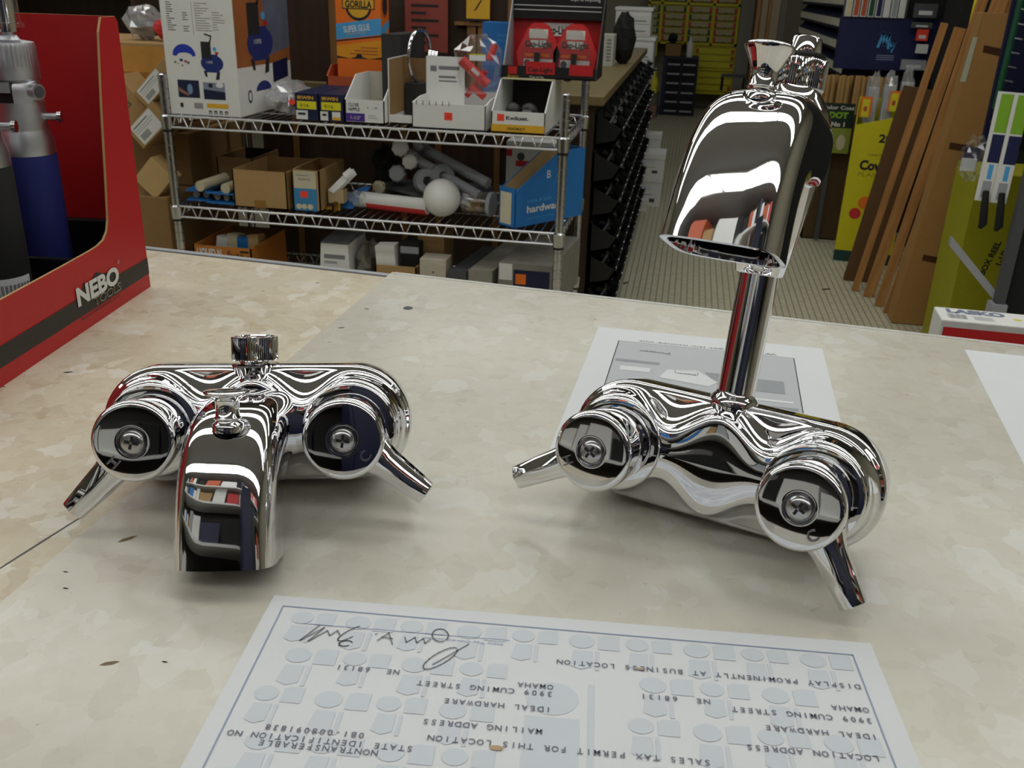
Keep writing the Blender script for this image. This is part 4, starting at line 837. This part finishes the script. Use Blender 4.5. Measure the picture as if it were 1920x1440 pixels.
# things on and beyond the gondola
b = MB(); b.blob((.0, 2.05, .905), .05, .06, .11, blackm, 3, .15, 12, 8, None, False, .7955); tag(b.build('black_bag'), 'black lump standing on the gondola top right of the light display', 'bag')
t = thing('white_jug', 'small white bottle standing on the gondola top', 'bottle', (-.045, 2.35, .7955)); b = MB(); b.lathe([(.034, 0), (.036, .01), (.036, .07), (.02, .095), (.016, .1), (.016, .13)], white, None, 20); b.build('body', t)
t = thing('white_carton', 'upright white carton standing on the gondola top behind the light display', 'box', (-.12, 1.85, .7955)); MB().box(0, .09, 0, .14, 0, .13, mat('pale_carton', 'b7b8ae', .6)).build('carton', t); b = MB(); [b.quad(F2, .06, .02 + i * .014, .08, .028 + i * .014, inkg) for i in range(7)]; b.build('printing', t)
for i, (x, y, z, w_, h, lb) in enumerate(((-.16, 3.55, 0, .235, .36, 'lowest white plastic drawer unit in the tall stack behind the gondola'), (-.17, 3.55, .361, .24, .25, 'white drawer unit second from the bottom of the tall stack'), (-.18, 3.56, .612, .26, .235, 'white drawer unit second from the top of the tall stack'), (-.165, 3.58, .848, .215, .165, 'topmost white drawer unit of the tall stack'))):
    t = thing('drawer_unit', lb, 'drawer unit', (x, y, z), 0, 'white drawer stack'); MB().box(0, w_, 0, .299, 0, h - .004, white).box(-.006, w_ + .008, -.006, .3, h - .022, h - .001, white).build('body', t, .004)
    for k in range(2):
        b = MB(); b.box(.012, w_ - .012, -.006, 0, .015 + k * (h - .05) / 2, .005 + (k + 1) * (h - .05) / 2, white); d_ = b.build('drawer', t); b = MB(); b.box(.03, w_ - .03, -.010, -.006, .03 + k * (h - .05) / 2, .036 + k * (h - .05) / 2, greyp); b.build('handle', d_)
for i, (x, y, z, w_, d_, h, lb) in enumerate(((.105, 2.74, 0, .112, .2, .165, 'lower white carton on the aisle floor beside the black bins'), (.103, 2.74, .1655, .118, .2, .125, 'upper white carton stacked on the aisle floor'), (.095, 3.0, 0, .09, .12, .36, 'tall white carton behind the stacked pair on the aisle floor'), (.04 + .06, 2.60, 0, .05, .06, .07, 'small white tub in front of the stacked white cartons'))):
    t = thing('floor_carton', lb, 'box', (x, y, z), 0, 'white cartons on the aisle floor'); MB().box(0, w_, 0, d_ - .001, 0, h - .004, white).box(-.003, w_ + .003, -.003, d_, h - .03, h, white).build('carton', t, .002)
    b = MB(); 
    if i < 3: b.quad(F2, .02, h * .4, w_ * .6, h * .42, inkg); b.quad(F2, .02, h * .55, w_ * .5, h * .7, pale); b.quad(F2, w_ * .45, h * .15, w_ * .7, h * .28, greyd); b.build('printing', t)

# ------------------------------------------------------------------ cartons left of the wire shelf
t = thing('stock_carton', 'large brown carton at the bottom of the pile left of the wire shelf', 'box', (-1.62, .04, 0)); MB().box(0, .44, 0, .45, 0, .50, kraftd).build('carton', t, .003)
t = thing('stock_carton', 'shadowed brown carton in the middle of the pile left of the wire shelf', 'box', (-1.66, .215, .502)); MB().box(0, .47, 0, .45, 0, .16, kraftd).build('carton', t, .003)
t = thing('stock_carton', 'tape-wrapped carton at the top of the pile left of the wire shelf', 'box', (-1.68, .24, .664)); MB().box(0, .46, 0, .4, 0, .255, kraft).build('carton', t, .003)
b = MB(); b.quad(F2, .02, .17, .455, .245, mat('shiny_tape', 'c48f4a', .12, 0, .15, 20), 1); b.quad(F2, .25, .15, .40, .17, mat('tape_brown', 'a8733a', .2), 1); b.build('tape', t)
def tilted(name, lb, c, ang, w_, h, d_, m, label, txt=None):
    t = thing(name, lb, 'box', c); t.rotation_euler = (0, ang, 0)
    MB().box(-w_ / 2, w_ / 2, 0, d_, -h / 2, h / 2, m).build('carton', t, .002); b = MB()
    if label:
        x0, z0, x1, z1 = label; b.quad(F2, x0, z0, x1, z1, white, 1); k = (z1 - z0)
        b.quad(F2, x0 + .006, z0 + k * .80, x1 - .02, z0 + k * .84, ink, 2); b.quad(F2, x0 + .006, z0 + k * .66, x1 - .006, z0 + k * .68, inkg, 2); b.quad(F2, x0 + .006, z0 + k * .54, x1 - .012, z0 + k * .56, inkg, 2)
        for i in range(9): b.quad(F2, x0 + .010 + i * .004, z0 + k * .12, x0 + .012 + i * .004, z0 + k * .42, ink, 2)
    if txt:
        for i, s_ in enumerate(txt): b.text(F2, -w_ / 2 + .03, .02 - i * .022, s_, .012, ink, 1, bold=.03)
    b.build('printing', t)
tilted('parcel', 'small tan carton tilted on edge with a white label, lower of the labelled pair', (-1.228, .06, .704), RAD(-42), .125, .072, .14, kraft, (-.050, -.031, .040, .031))
tilted('parcel', 'small tan carton tilted on edge with a white label, upper of the labelled pair', (-1.196, .07, .822), RAD(-44), .145, .056, .14, kraft, (-.060, -.024, .034, .024))
tilted('parcel', 'tan carton tilted on edge with black printed lines beside the red display box', (-1.322, .09, .760), RAD(-42), .105, .12, .115, kraft, None, ('4 - 7/8', 'NO 40', '12 PCS'))
tilted('parcel', 'plain light tan carton tilted on edge halfway up the pile', (-1.222, .045, .553), RAD(-47), .092, .086, .06, kraftl, None)
b = MB(); b.blob((-1.375, .36, .970), .055, .06, .052, poly, 7, .22, 14, 9); b.blob((-1.37, .36, .952), .04, .04, .028, greyd, 8, .2); tag(b.build('plastic_bag'), 'grey plastic bag lying on the top carton of the left pile', 'bag')
b = MB(); b.blob((-1.275, .34, .955), .045, .05, .034, redp, 17, .22, 12, 8); tag(b.build('red_bag'), 'red packet lying beside the grey bag on the left pile', 'bag')
# dark stock shelves far left behind the pile
t = thing('stock_shelf', 'dark wooden stock shelf behind the carton pile at left', 'shelf', (-3.3, .95, 0))
MB().box(0, 1.55, .3, .32, 0, 2.0, woodd).build('back', t)
for z in (.3, .72, 1.1, 1.5): MB().box(0, 1.55, 0, .3, z, z + .02, woodd).build('shelf_board', t)
for x in (0, .76, 1.53): MB().box(x, x + .02, 0, .3, 0, 2.0, woodd).build('side', t)
for i, (x, w_, h, m, lb) in enumerate(((.22, .14, .10, navyd, 'navy carton on the dark shelf behind the pile'), (.40, .11, .13, blue, 'blue carton on the dark shelf behind the pile'), (.80, .12, .09, kraftd, 'brown carton on the dark shelf behind the pile'), (1.02, .10, .15, greyp, 'grey carton on the dark shelf behind the pile'), (1.18, .12, .11, kraft, 'tan carton on the dark shelf behind the pile'), (1.34, .13, .16, white, 'white carton on the dark shelf behind the pile'))):
    b = MB(); b.box(0, w_, 0, .2, 0, h, m); o = b.build('stock_box', None, .002); place(o, (-3.3 + x, 1.0, 1.121)); tag(o, lb, 'box', 'boxes on the dark shelf')
    b = MB(); b.quad(F2, w_ * .15, h * .3, w_ * .85, h * .7, (white, white, cream, navy, red, blue)[i], 1); q = b.build('printing', o)

# ------------------------------------------------------------------ far end of the aisle
YR = 7.55
t = thing('parts_organizer', 'tall yellow rack of fastener drawers against the far wall', 'drawer rack', (-.16, YR, 0))
MB().box(0, .88, .03, .33, .62, 1.75, yel2).box(.47, .91, .03, .33, .16, .62, yel2).box(0, .12, .03, .33, .5, .62, yel2).build('body', t)
b = MB()
for x in (0, .125, .38, .63, .868): b.box(x, x + .022, 0, .03, .62, 1.75, yel2)
for z in (.62, .985, 1.35, 1.73): b.box(0, .89, 0, .03, z, z + .022, yel2)
for x in (.47, .892): b.box(x, x + .022, 0, .03, .16, .62, yel2)
for z in (.16, .385): b.box(.47, .91, 0, .03, z, z + .022, yel2)
b.build('frame', t)
cd_ = mat('drawer_cream', 'b9ad7c', .5); rng = random.Random(5)
for x0, x1 in ((.02, .12), (.15, .375), (.405, .625), (.655, .865)):
    for z0 in (.645, 1.01, 1.375):
        for k in range(5):
            zz = z0 + k * .067; b = MB(); b.box(x0 + .004, x1 - .004, .005, .03, zz + .006, zz + .058, cd_)
            en = redp if rng.random() < .7 else greend
            b.box(x0 + .004, x0 + .026, .003, .006, zz + .01, zz + .054, en); b.box(x1 - .026, x1 - .004, .003, .006, zz + .01, zz + .054, en); b.box((x0 + x1) / 2 - .006, (x0 + x1) / 2 + .006, .003, .006, zz + .008, zz + .016, ink); b.box(x0 + .004, x1 - .004, .0045, .006, zz + .006, zz + .010, ink); b.build('drawer', t)
for z0, n_ in ((.19, 3), (.41, 3)):
    for k in range(n_):
        zz = z0 + k * .064; b = MB(); b.box(.50, .885, .008, .03, zz + .004, zz + .058, yellow)
        if k != 1 or z0 > .3: b.box(.505, .535, .005, .008, zz + .012, zz + .05, oranged); b.box(.85, .88, .005, .008, zz + .012, zz + .05, oranged)
        b.build('drawer', t)
t = thing('drawer_tower', 'dark blue tower of small drawers in front of the yellow rack', 'drawer tower', (.05, 6.98, 0))
MB().box(0, .33, 0, .32, 0, .535, navyd).build('body', t, .003)
for r in range(6):
    for c in range(2):
        b = MB(); b.box(.035 + c * .145, .17 + c * .145, -.012, 0, .022 + r * .085, .098 + r * .085, blackm); d_ = b.build('drawer', t); b = MB(); b.box(.045 + c * .145, .160 + c * .145, -.015, -.012, .036 + r * .085, .052 + r * .085, greyp); o = b.build('label_strip', d_)
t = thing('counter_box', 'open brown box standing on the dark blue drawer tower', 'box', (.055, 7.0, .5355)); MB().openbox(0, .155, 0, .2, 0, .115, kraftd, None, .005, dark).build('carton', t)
b = MB(); b.lathe([(.03, 0), (.03, .12), (.012, .15), (.012, .18)], white, None, 14); o = b.build('spray_bottle'); place(o, (.285, 7.06, .5355)); tag(o, 'white spray bottle standing on the dark blue drawer tower', 'bottle')
b = MB(); b.blob((0, 0, .045), .045, .04, .045, blackm, 3, .2, 10, 6); o = b.build('black_bundle'); place(o, (.115, 7.09, .652)); tag(o, 'black bundle on the brown box on the drawer tower', 'bundle')
b = MB(); b.lathe([(.04, 0), (.042, .01), (.042, .12), (.02, .16), (.02, .2)], yellow, None, 16); o = b.build('yellow_bottle'); place(o, (-.02, 6.85, .21)); tag(o, 'yellow bottle left of the dark blue drawer tower', 'bottle')
t = thing('low_shelf', 'low dark shelf carrying the yellow bottle at the far end', 'shelf', (-.20, 6.75, 0)); MB().box(0, .235, 0, .3, .185, .209, greyd).build('board', t)
for x in (0, .215): MB().box(x, x + .02, 0, .3, 0, .184, greyd).build('side', t)
t = thing('brown_carton', 'brown carton above the low dark shelf at the far end', 'box', (-.19, 6.95, .21)); MB().box(0, .13, 0, .1, 0, .30, mat('dull_brown', '5c4a38', .7)).build('carton', t)
b = MB(); b.box(0, .1, 0, .1, 0, .12, mat('faded_red_box', '8f6a60', .7, 0, .2, 30)); o = b.build('small_box'); place(o, (-.07, 6.6, 0)); tag(o, 'small faded carton on the floor before the drawer tower', 'box')
t = thing('wood_rack', 'upright rack of wood strips and tan panels beyond the faucet knob', 'rack', (.90, 6.55, 0))
for i, (x, w_, m) in enumerate(((-.07, .03, wood), (-.03, .05, mat('tan_panel', 'a8967a', .6)), (.03, .02, wood), (.055, .07, MC['tan_panel']), (.13, .05, mat('grey_panel', '77736a', .6)))): MB().box(x, x + w_, 0, .03, 0, 2.1, m).build('panel', t)
t = thing('rail_arm', 'dark metal rail arm reaching across the yellow rack', 'rail', (.60, 6.9, .38)); MB().box(0, .22, 0, .03, 0, .03, greyd).box(0, .025, 0, .025, -.12, .0, blackm).box(.20, .22, .0, .03, -.38, 0, blackm).build('arm', t)

# ------------------------------------------------------------------ right-hand gondola: blue bins, end cap, dowels, drop cloth display
t = thing('bin_gondola', 'dark gondola right of the aisle carrying rows of blue bins', 'gondola', (0, 0, 0))
MB().box(1.06, 2.0, 2.52, 6.0, 0, .46, woodd).box(1.22, 1.26, 2.52, 6.0, .46, 1.9, woodd).build('body', t)
def blue_bin():
    b = MB(); b.prism([(0, 0, 0), (.16, 0, 0), (.16, 0, .11), (.05, 0, .11), (0, 0, .06)], (0, .004, 0), navyd); b.prism([(0, .106, 0), (.16, .106, 0), (.16, .106, .11), (.05, .106, .11), (0, .106, .06)], (0, .004, 0), navyd)
    b.box(0, .16, 0, .11, 0, .004, navyd); b.box(0, .004, 0, .11, 0, .06, navyd); b.box(-.0015, 0, .006, .104, .018, .056, mat('bin_label', 'd8d6c4', .6)); return b.build('blue_bin')
bb = blue_bin(); first = True
for r in range(6):
    for c in range(20):
        loc = (1.045, 2.56 + c * .118, .74 + r * .104)
        lb = 'dark blue label-fronted bin on the right gondola, ' + ('bottom row', 'second row up', 'third row up', 'fourth row up', 'fifth row up', 'top row')[r]
        if first: place(bb, loc); tag(bb, lb, 'bin', 'blue bins, row ' + str(r + 1)); first = False
        else: dup(bb, loc, 0, lb, 'blue bins, row ' + str(r + 1))
t = thing('end_cap', 'dark navy end panel of the right gondola with a pale mark and small plate', 'panel', (.99, 2.45, 0))
MB().box(.0, .70, .0, .05, .79, 1.022, navy).box(.22, .75, .05, .07, .3, 1.9, blackm).build('panel', t)
b = MB(); Fe = FR(0, 0, .79); stroke([(.185, .105), (.20, .165), (.212, .115), (.228, .160), (.232, .10)], .006, skyp, Fe, 1); stroke([(.235, .13), (.248, .10), (.262, .135), (.246, .07)], .004, skyp, Fe, 1)
b.quad(Fe, .165, .035, .285, .080, mat('navy_plate', '1c2552', .5), 1); b.quad(Fe, .170, .040, .280, .075, navy, 1.5); [b.quad(Fe, .185, .047 + i * .009, .265, .050 + i * .009, inkb, 2) for i in range(3)]; b.build('emblem', t)
t = thing('color_cards', 'row of coloured paint sample cards above the navy end panel', 'cards', (1.0, 2.435, 1.024))
for i, m in enumerate((cream, oranged, oranged, greend, navy, white, greyp, white)): MB().box(i * .034, i * .034 + .028, 0, .02, 0, .16, white).box(i * .034 + .004, i * .034 + .024, -.002, 0, .005, .15, m).build('card', t)
MB().box(-.005, .28, .02, .05, 0, .12, greyd).build('holder', t)
# misc hanging stock right of the navy panel
b = MB(); b.box(0, .5, 0, .3, 0, 1.7, blackm); o = b.build('dark_rack'); place(o, (1.42, 2.05, 0)); tag(o, 'dark rack behind the leaning moldings', 'rack')
for i, (x, z, w_, h, m, lb) in enumerate(((1.33, .93, .05, .05, sticker, 'small orange and white package hanging right of the navy panel'), (1.30, .985, .09, .025, greyd, 'grey packet hanging high right of the navy panel'), (1.285, .80, .11, .045, greyp, 'grey package hanging low right of the navy panel'), (1.30, 1.03, .10, .06, greyd, 'dark grey packet at the top edge right of the sample cards'), (1.34, .875, .05, .04, white, 'small white package hanging under the orange one'))):
    b = MB(); b.box(0, w_, 0, .02, 0, h, m); b.quad(F2, w_ * .2, h * .2, w_ * .8, h * .5, white, 1); o = b.build('hanging_package'); place(o, (x, 2.40, z)); tag(o, lb, 'package')
# dowels
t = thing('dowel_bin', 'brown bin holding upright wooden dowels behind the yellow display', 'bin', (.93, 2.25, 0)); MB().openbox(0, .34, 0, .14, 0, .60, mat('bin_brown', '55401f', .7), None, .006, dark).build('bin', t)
dm_ = woodmat('dowel_wood', 'a07a44', 'b8935a', (30, 30, 3)); dw = None; rng = random.Random(9)
for k in range(26):
    x = .95 + (k % 13) * .024 + rng.random() * .006; y = 2.285 + (k // 13) * .055; h = .73 + rng.random() * .045; m = dm_
    if dw is None:
        b = MB(); b.cyl((0, 0, 0), (0, 0, .76), .0105, m, 8); dw = b.build('dowel'); place(dw, (x, y, .008)); tag(dw, 'thin wooden dowel standing in the brown bin', 'dowel', 'wooden dowels')
    else: dup(dw, (x, y, .008 - rng.random() * .0), 0, None, 'wooden dowels', (0, RAD(rng.random() * 2 - 1), 0))
# green/black colour sign
t = thing('color_sign', 'dark green sign with pale and lime lettering left of the yellow display', 'sign', (.915, 2.18, .43)); MB().box(0, .16, 0, .012, .115, .225, mat('sign_green', '10261c', .5)).box(0, .16, 0, .012, .0, .115, mat('sign_lime', '8f9a3a', .5)).box(.07, .09, .012, .03, -.42, .2, greyd).build('board', t)
b = MB(); b.text(F2, .012, .198, 'Color Coat', .017, white, 1, width=.145, bold=.02); b.text(F2, .05, .160, 'DOT', .026, green, 1, width=.085, bold=.06); b.text(F2, .065, .122, 'No 1', .020, white, 1, width=.06, bold=.04); b.build('lettering', t); b = MB(); b.disc(F2, .12, .05, .02, .035, cream, 1); b.build('picture', t)
# yellow drop-cloth display
t = thing('cover_display', 'tall yellow drop cloth display box holding clear plastic bags', 'display', (1.035, 1.86, 0), RAD(-9))
b = MB(); b.prism([(0, 0, .05), (.245, 0, .05), (.245, 0, .70), (.17, 0, .645), (0, 0, .60)], (0, .004, 0), yel2); b.prism([(0, .004, .05), (0, .22, .05), (0, .22, .70), (0, .004, .60)], (.004, 0, 0), mat('yellow_side', 'b5b020', .5)); b.prism([(.241, .004, .05), (.241, .22, .05), (.241, .22, .70), (.241, .004, .70)], (.004, 0, 0), yel2); b.box(0, .245, .216, .22, .05, .70, yel2); b.box(0, .245, 0, .22, 0, .05, mat('green_base', '143a36', .6)); b.build('carton', t)
b = MB(); F3 = FR(0, 0, 0); b.text(F3, .105, .535, '20', .034, ink, 1, width=.055, bold=.04); b.disc(F3, .165, .565, .024, .012, redp); b.build('size_mark', t); b = MB(); b.text(F3, .07, .475, 'CLEAR PLASTIC', .010, ink, 1, width=.10); b.text(F3, .045, .415, 'Cover', .040, ink, 1, width=.13, bold=.05); b.text(F3, .045, .385, 'PLASTIC', .018, mat('print_dark_yellow', '8a8412', .6), 1, width=.13)
b.build('printing', t); b = MB(); b.disc(F3, .10, .27, .035, .03, orange); b.disc(F3, .06, .22, .025, .025, redp, 1.4); b.disc(F3, .13, .23, .02, .04, orange, 1.2); b.build('picture', t)
for i, (x, z, lb) in enumerate(((.045, .72, 'left clear bag of folded plastic in the yellow display'), (.11, .735, 'middle clear bag of folded plastic in the yellow display'), (.175, .75, 'right clear bag of folded plastic in the yellow display'))):
    b = MB(); b.blob((0, 0, 0), .028, .05, .11, poly, 30 + i, .2, 12, 8); b.box(-.022, .022, -.02, .02, -.10, .05, mat('milky_plastic', 'c9ccd0', .4)); o = b.build('plastic_bag'); place(o, (1.035 + x + .02, 1.955 - .015 * i, z - .02)); tag(o, lb, 'bag', 'clear bags in the yellow display')
for i, (x, z, lb) in enumerate(((.015, .63, 'yellow card with an orange edge at the left of the yellow display'), (.125, .66, 'yellow card with an orange edge in the middle of the yellow display'))):
    b = MB(); b.box(0, .045, 0, .003, 0, .085, orange); b.quad(F2, .008, 0, .037, .075, yellow); b.disc(F2, .022, .035, .008, .012, oranged, 2); o = b.build('price_card'); place(o, (1.035 + x, 1.905 - .01 * i, z), RAD(-9)); tag(o, lb, 'card')

# leaning moldings, brown carton and long flat carton
def lean(label, base, top, ln, w_, th, m, cat='molding', name='wood_molding'):
    A = Vector(base); d = (Vector(top) - A).normalized(); s_ = Vector((0, 1, 0)); x = s_.cross(d) * 1.0; x.normalize(); x = -x if x.x < 0 else x; y = d.cross(x)
    M = Matrix(((x.x, y.x, d.x, A.x), (x.y, y.y, d.y, A.y), (x.z, y.z, d.z, A.z), (0, 0, 0, 1)))
    t = MB(); t.prism([(0, 0, 0), (w_, 0, 0), (w_, th * .6, 0), (w_ * .75, th, 0), (w_ * .15, th, 0), (0, th * .5, 0)], (0, 0, ln), m); o = t.build(name, None, .0015); o.matrix_world = M; return tag(o, label, cat, None)
lean('short brown wood molding with a cut top, leaning leftmost of the moldings', (1.048, 1.37, .004), (1.193, 1.37, 1.033), 1.04, .026, .02, wood)
lean('second wood molding from the left, short with a square top', (1.083, 1.30, .004), (1.226, 1.30, 1.022), 1.028, .040, .02, wood)
lean('third wood molding from the left, long and running out of the top of the picture', (1.107, 1.18, .004), (1.253, 1.18, 1.113), 2.0, .034, .022, wood)
lean('fourth wood molding from the left, broad and long beside the flat carton', (1.126, 1.10, .004), (1.279, 1.10, 1.114), 2.0, .050, .022, wood)
lean('fifth wood molding, thin and half hidden behind the flat carton', (1.19, 1.16, .004), (1.335, 1.16, 1.114), 2.0, .028, .02, wood)
lean('dull brown leaning panel between the yellow display and the moldings', (1.035, 1.52, .004), (1.128, 1.52, .74), .80, .11, .03, mat('dull_panel', '5e4120', .8), 'panel', 'leaning_board')
t = thing('long_carton', 'long flat brown carton strapped in three places, standing right of the moldings', 'box', (1.133, .98, .0))
b = MB(); kk = mat('kraft_long', 'a0763f', .75, 0, .06); b.prism([(0, 0, .003), (.150, 0, .003), (.175, 0, .70), (.180, 0, 1.075), (.094, 0, 1.075), (.062, 0, .70)], (0, .09, 0), kk); b.build('carton', t, .002)
b = MB(); sm = mat('strap_dark', '4a2c1c', .4)
def edge(z): 
    xl = .062 * z / .7 if z < .7 else .062 + (z - .7) / .375 * .032; xr = .150 + .025 * z / .7 if z < .7 else .175 + (z - .7) / .375 * .005; return xl, xr
for z, k0, k1 in ((.955, .35, 1), (.640, .15, 1), (.245, .3, 1)):
    xl, xr = edge(z); b.flat(F2, [(xl + (xr - xl) * k0, z), (xr, z - .012), (xr, z + .012), (xl + (xr - xl) * k0, z + .022)], sm, 2)
o = b.build('strap', t)
b = MB(); b.flat(F2, [(.066, .86), (.084, .86), (.092, 1.0), (.078, 1.0)], mat('label_pale', 'b5b7a4', .6), 2); b.flat(F2, [(.085, .86), (.087, .86), (.094, 1.06), (.092, 1.06)], kraftd, 1); b.build('label', t)

# near-right rack with hanging cards, yellow carton, grey post
t = thing('yellow_carton', 'large yellow carton with rotated black lettering behind the grey rack post', 'box', (1.215, .62, 0)); MB().box(0, .30, 0, .25, 0, .62, mat('carton_yellow', '9d9a12', .55)).build('carton', t, .003)
b = MB(); TTr = TF((.085, 0, .30), (.25, 0, .97), (-.97, 0, .25)); b.text(TTr, 0, 0, 'BOX REEL', .018, ink, 1, width=.115, bold=.04); b.text(TTr, .045, -.032, '1-1/2', .018, ink, 1, width=.05, bold=.04); b.build('printing', t)
t = thing('display_rack', 'grey metal rack with hooks at the right edge of the picture', 'rack', (0, 0, 0))
b = MB(); b.prism([(1.216, .2, .0), (1.240, .2, .0), (1.240, .2, 1.9), (1.210, .2, 1.9)], (0, .03, 0), greyd); b.build('post', t); b = MB(); b.box(1.205, 1.245, .19, .24, 0, .33, greyp); b.build('foot', t)
b = MB(); b.prism([(1.090, .300, .462), (1.232, .232, .318), (1.232, .232, .345), (1.090, .300, .490)], (0, .02, 0), greyp); b.build('brace', t)
b = MB(); b.box(1.25, 1.9, .22, .26, 0, 1.9, blackm); b.box(1.145, 1.22, .40, .42, .72, 1.5, navyd); b.box(1.22, 1.30, .42, .44, .72, 1.6, blackm); b.build('panel', t)
for k in range(9): b = MB(); b.cyl((1.150, .40, .80 + k * .036), (1.150, .335, .806 + k * .036), .002, steel, 6); b.cyl((1.150, .335, .806 + k * .036), (1.170, .335, .803 + k * .036), .002, steel, 6); b.build('hook', t)
for i, (x, lb) in enumerate(((1.122, 'left white, green and blue hang card on the right rack'), (1.158, 'right white, green and blue hang card on the right rack'))):
    t = thing('tool_card', lb, 'package', (x, .28 - .02 * i, .60), RAD(-20), 'hang cards on the right rack'); MB().box(0, .040, 0, .004, 0, .29, white).build('card', t)
    b = MB(); b.quad(F2, .010, .185, .040, .285, green); b.quad(F2, .010, .105, .040, .180, navy); b.quad(F2, .018, .060, .030, .10, skyp); b.quad(F2, .012, .01, .034, .055, greyp); b.quad(F2, .020, .02, .028, .03, greend, 2); b.build('printing', t)
    b = MB(); b.tube([(.025, -.01, .03), (.030, -.014, -.01), (.036, -.014, -.06), (.030, -.012, -.072)], [.008, .010, .011, .006], blackm, 10); b.build('tool_handle', t)
b = MB(); b.cyl((1.142, .345, .84), (1.150, .345, 1.3), .0085, greend, 14); tag(b.build('green_rod'), 'dark green rod standing behind the hang cards on the right rack', 'rod')
b = MB(); b.blob((1.118, .36, .70), .035, .03, .06, clearp, 40, .25, 12, 8); b.box(1.09, 1.13, .36, .365, .665, .70, paper); b.box(1.095, 1.135, .366, .37, .69, .73, navy); tag(b.build('clear_pack'), 'clear blister pack with a blue and white card left of the hang cards', 'package')
b = MB(); b.cyl((1.255, 1.20, .95), (1.262, 1.20, 1.3), .012, yellow, 12); tag(b.build('yellow_rod'), 'yellow cord hanging at the top beside the flat carton', 'cord')
# fan carton behind the counter edge
t = thing('fan_carton', 'white carton with red band and faded blue lettering behind the counter, right', 'box', (.690, -1.185, 0), RAD(-2.5)); MB().box(0, .42, 0, .062, 0, .70, white).build('carton', t, .002)
b = MB(); b.flat(F2, [(.004, .625), (.42, .625), (.42, .690), (.004, .690)], redp); 
for i in range(6): b.text(F2, .022 + i * .045, .640, 'FANFAN'[i], .034, white, 2, width=.036, bold=.06) if False else b.disc(F2, .030 + i * .030, .664, .012, .012, white, 2, 10)
TP = TF((0, 0, .70), (1, 0, 0), (0, 1, 0)); b.text(TP, .014, .038, 'LASKO', .017, mat('ink_faded_blue', '6b7590', .6), 1, width=.078, bold=.06); 
for i in range(10): b.quad(TP, .012 + i * .0026, .012, .0132 + i * .0026 + (.0006 if i % 3 else 0), .032, inkg)
for i in range(3): b.quad(TP, .046, .013 + i * .006, .072, .015 + i * .006, greyp)
b.disc(TP, .105, .030, .006, .004, yellow, 1, 10); b.build('printing', t)

# ------------------------------------------------------------------ unseen side behind the camera, added for its reflections in the chrome
t = thing('back_shelf', 'tall stocked shelf behind the counter', 'shelf', (0, 0, 0))
MB().box(-2.2, 2.4, -3.98, -3.93, 0, 2.55, mat('backbar', '3a3632', .7)).build('back', t)
for z in (.4, .95, 1.4, 1.85, 2.135): MB().box(-2.2, 2.4, -3.93, -3.65, z, z + .025, white).build('shelf_board', t)
b = MB(); rng = random.Random(4); x = -2.15
pal = [white, red, blackm, navyd, white, kraft, greyp, blackm, blue, white, oranged]
for z in (.425, .975, 1.425, 1.875, 2.16):
    x = -2.15
    while x < 2.3:
        w_ = .10 + rng.random() * .22; h = .14 + rng.random() * .13; b.box(x, min(2.38, x + w_), -3.92, -3.70, z, z + h, pal[rng.randrange(len(pal))]); x += w_ + .02
o = b.build('stock', t); o['kind'] = 'stuff'
t = thing('navy_standin', 'navy block added behind the counter, mirrored in the chrome as a dark figure', 'navy_standin', (.36, -3.5, 0)); MB().box(0, .42, 0, .3, 0, 1.85, navyd).build('body', t, .005); b = MB(); b.box(.02, .40, .3, .312, .05, 1.8, navyd); d_ = b.build('door', t); b = MB(); b.box(.34, .36, .312, .33, .9, 1.05, steel); b.build('handle', d_)  # navy block added in place of the person mirrored in the chrome
t = thing('black_standin', 'black block added behind the counter beside the navy one, for the chrome reflection', 'reflection_standin', (.80, -3.55, 0)); MB().box(0, .3, 0, .3, 0, 1.75, blackm).build('body', t, .005); b = MB(); b.box(.02, .28, .3, .312, .05, 1.7, black); b.build('door', t)  # black block added for the dark band next to the navy reflection

for i, (x, y, a_, lb) in enumerate(((.945, 1.36, .5, 'small dark scrap on the aisle floor in front of the moldings'), (.135, 1.22, 1.1, 'small dark scrap on the aisle floor beside the black bins'))):
    b = MB(); b.prism([(-.02, 0, .0004), (-.005, .008, .0004), (.018, .004, .0004), (.02, -.002, .0004), (0, -.004, .0004)], (0, 0, .003), greyd); o = b.build('floor_scrap'); place(o, (x, y, 0), a_); tag(o, lb, 'scrap')
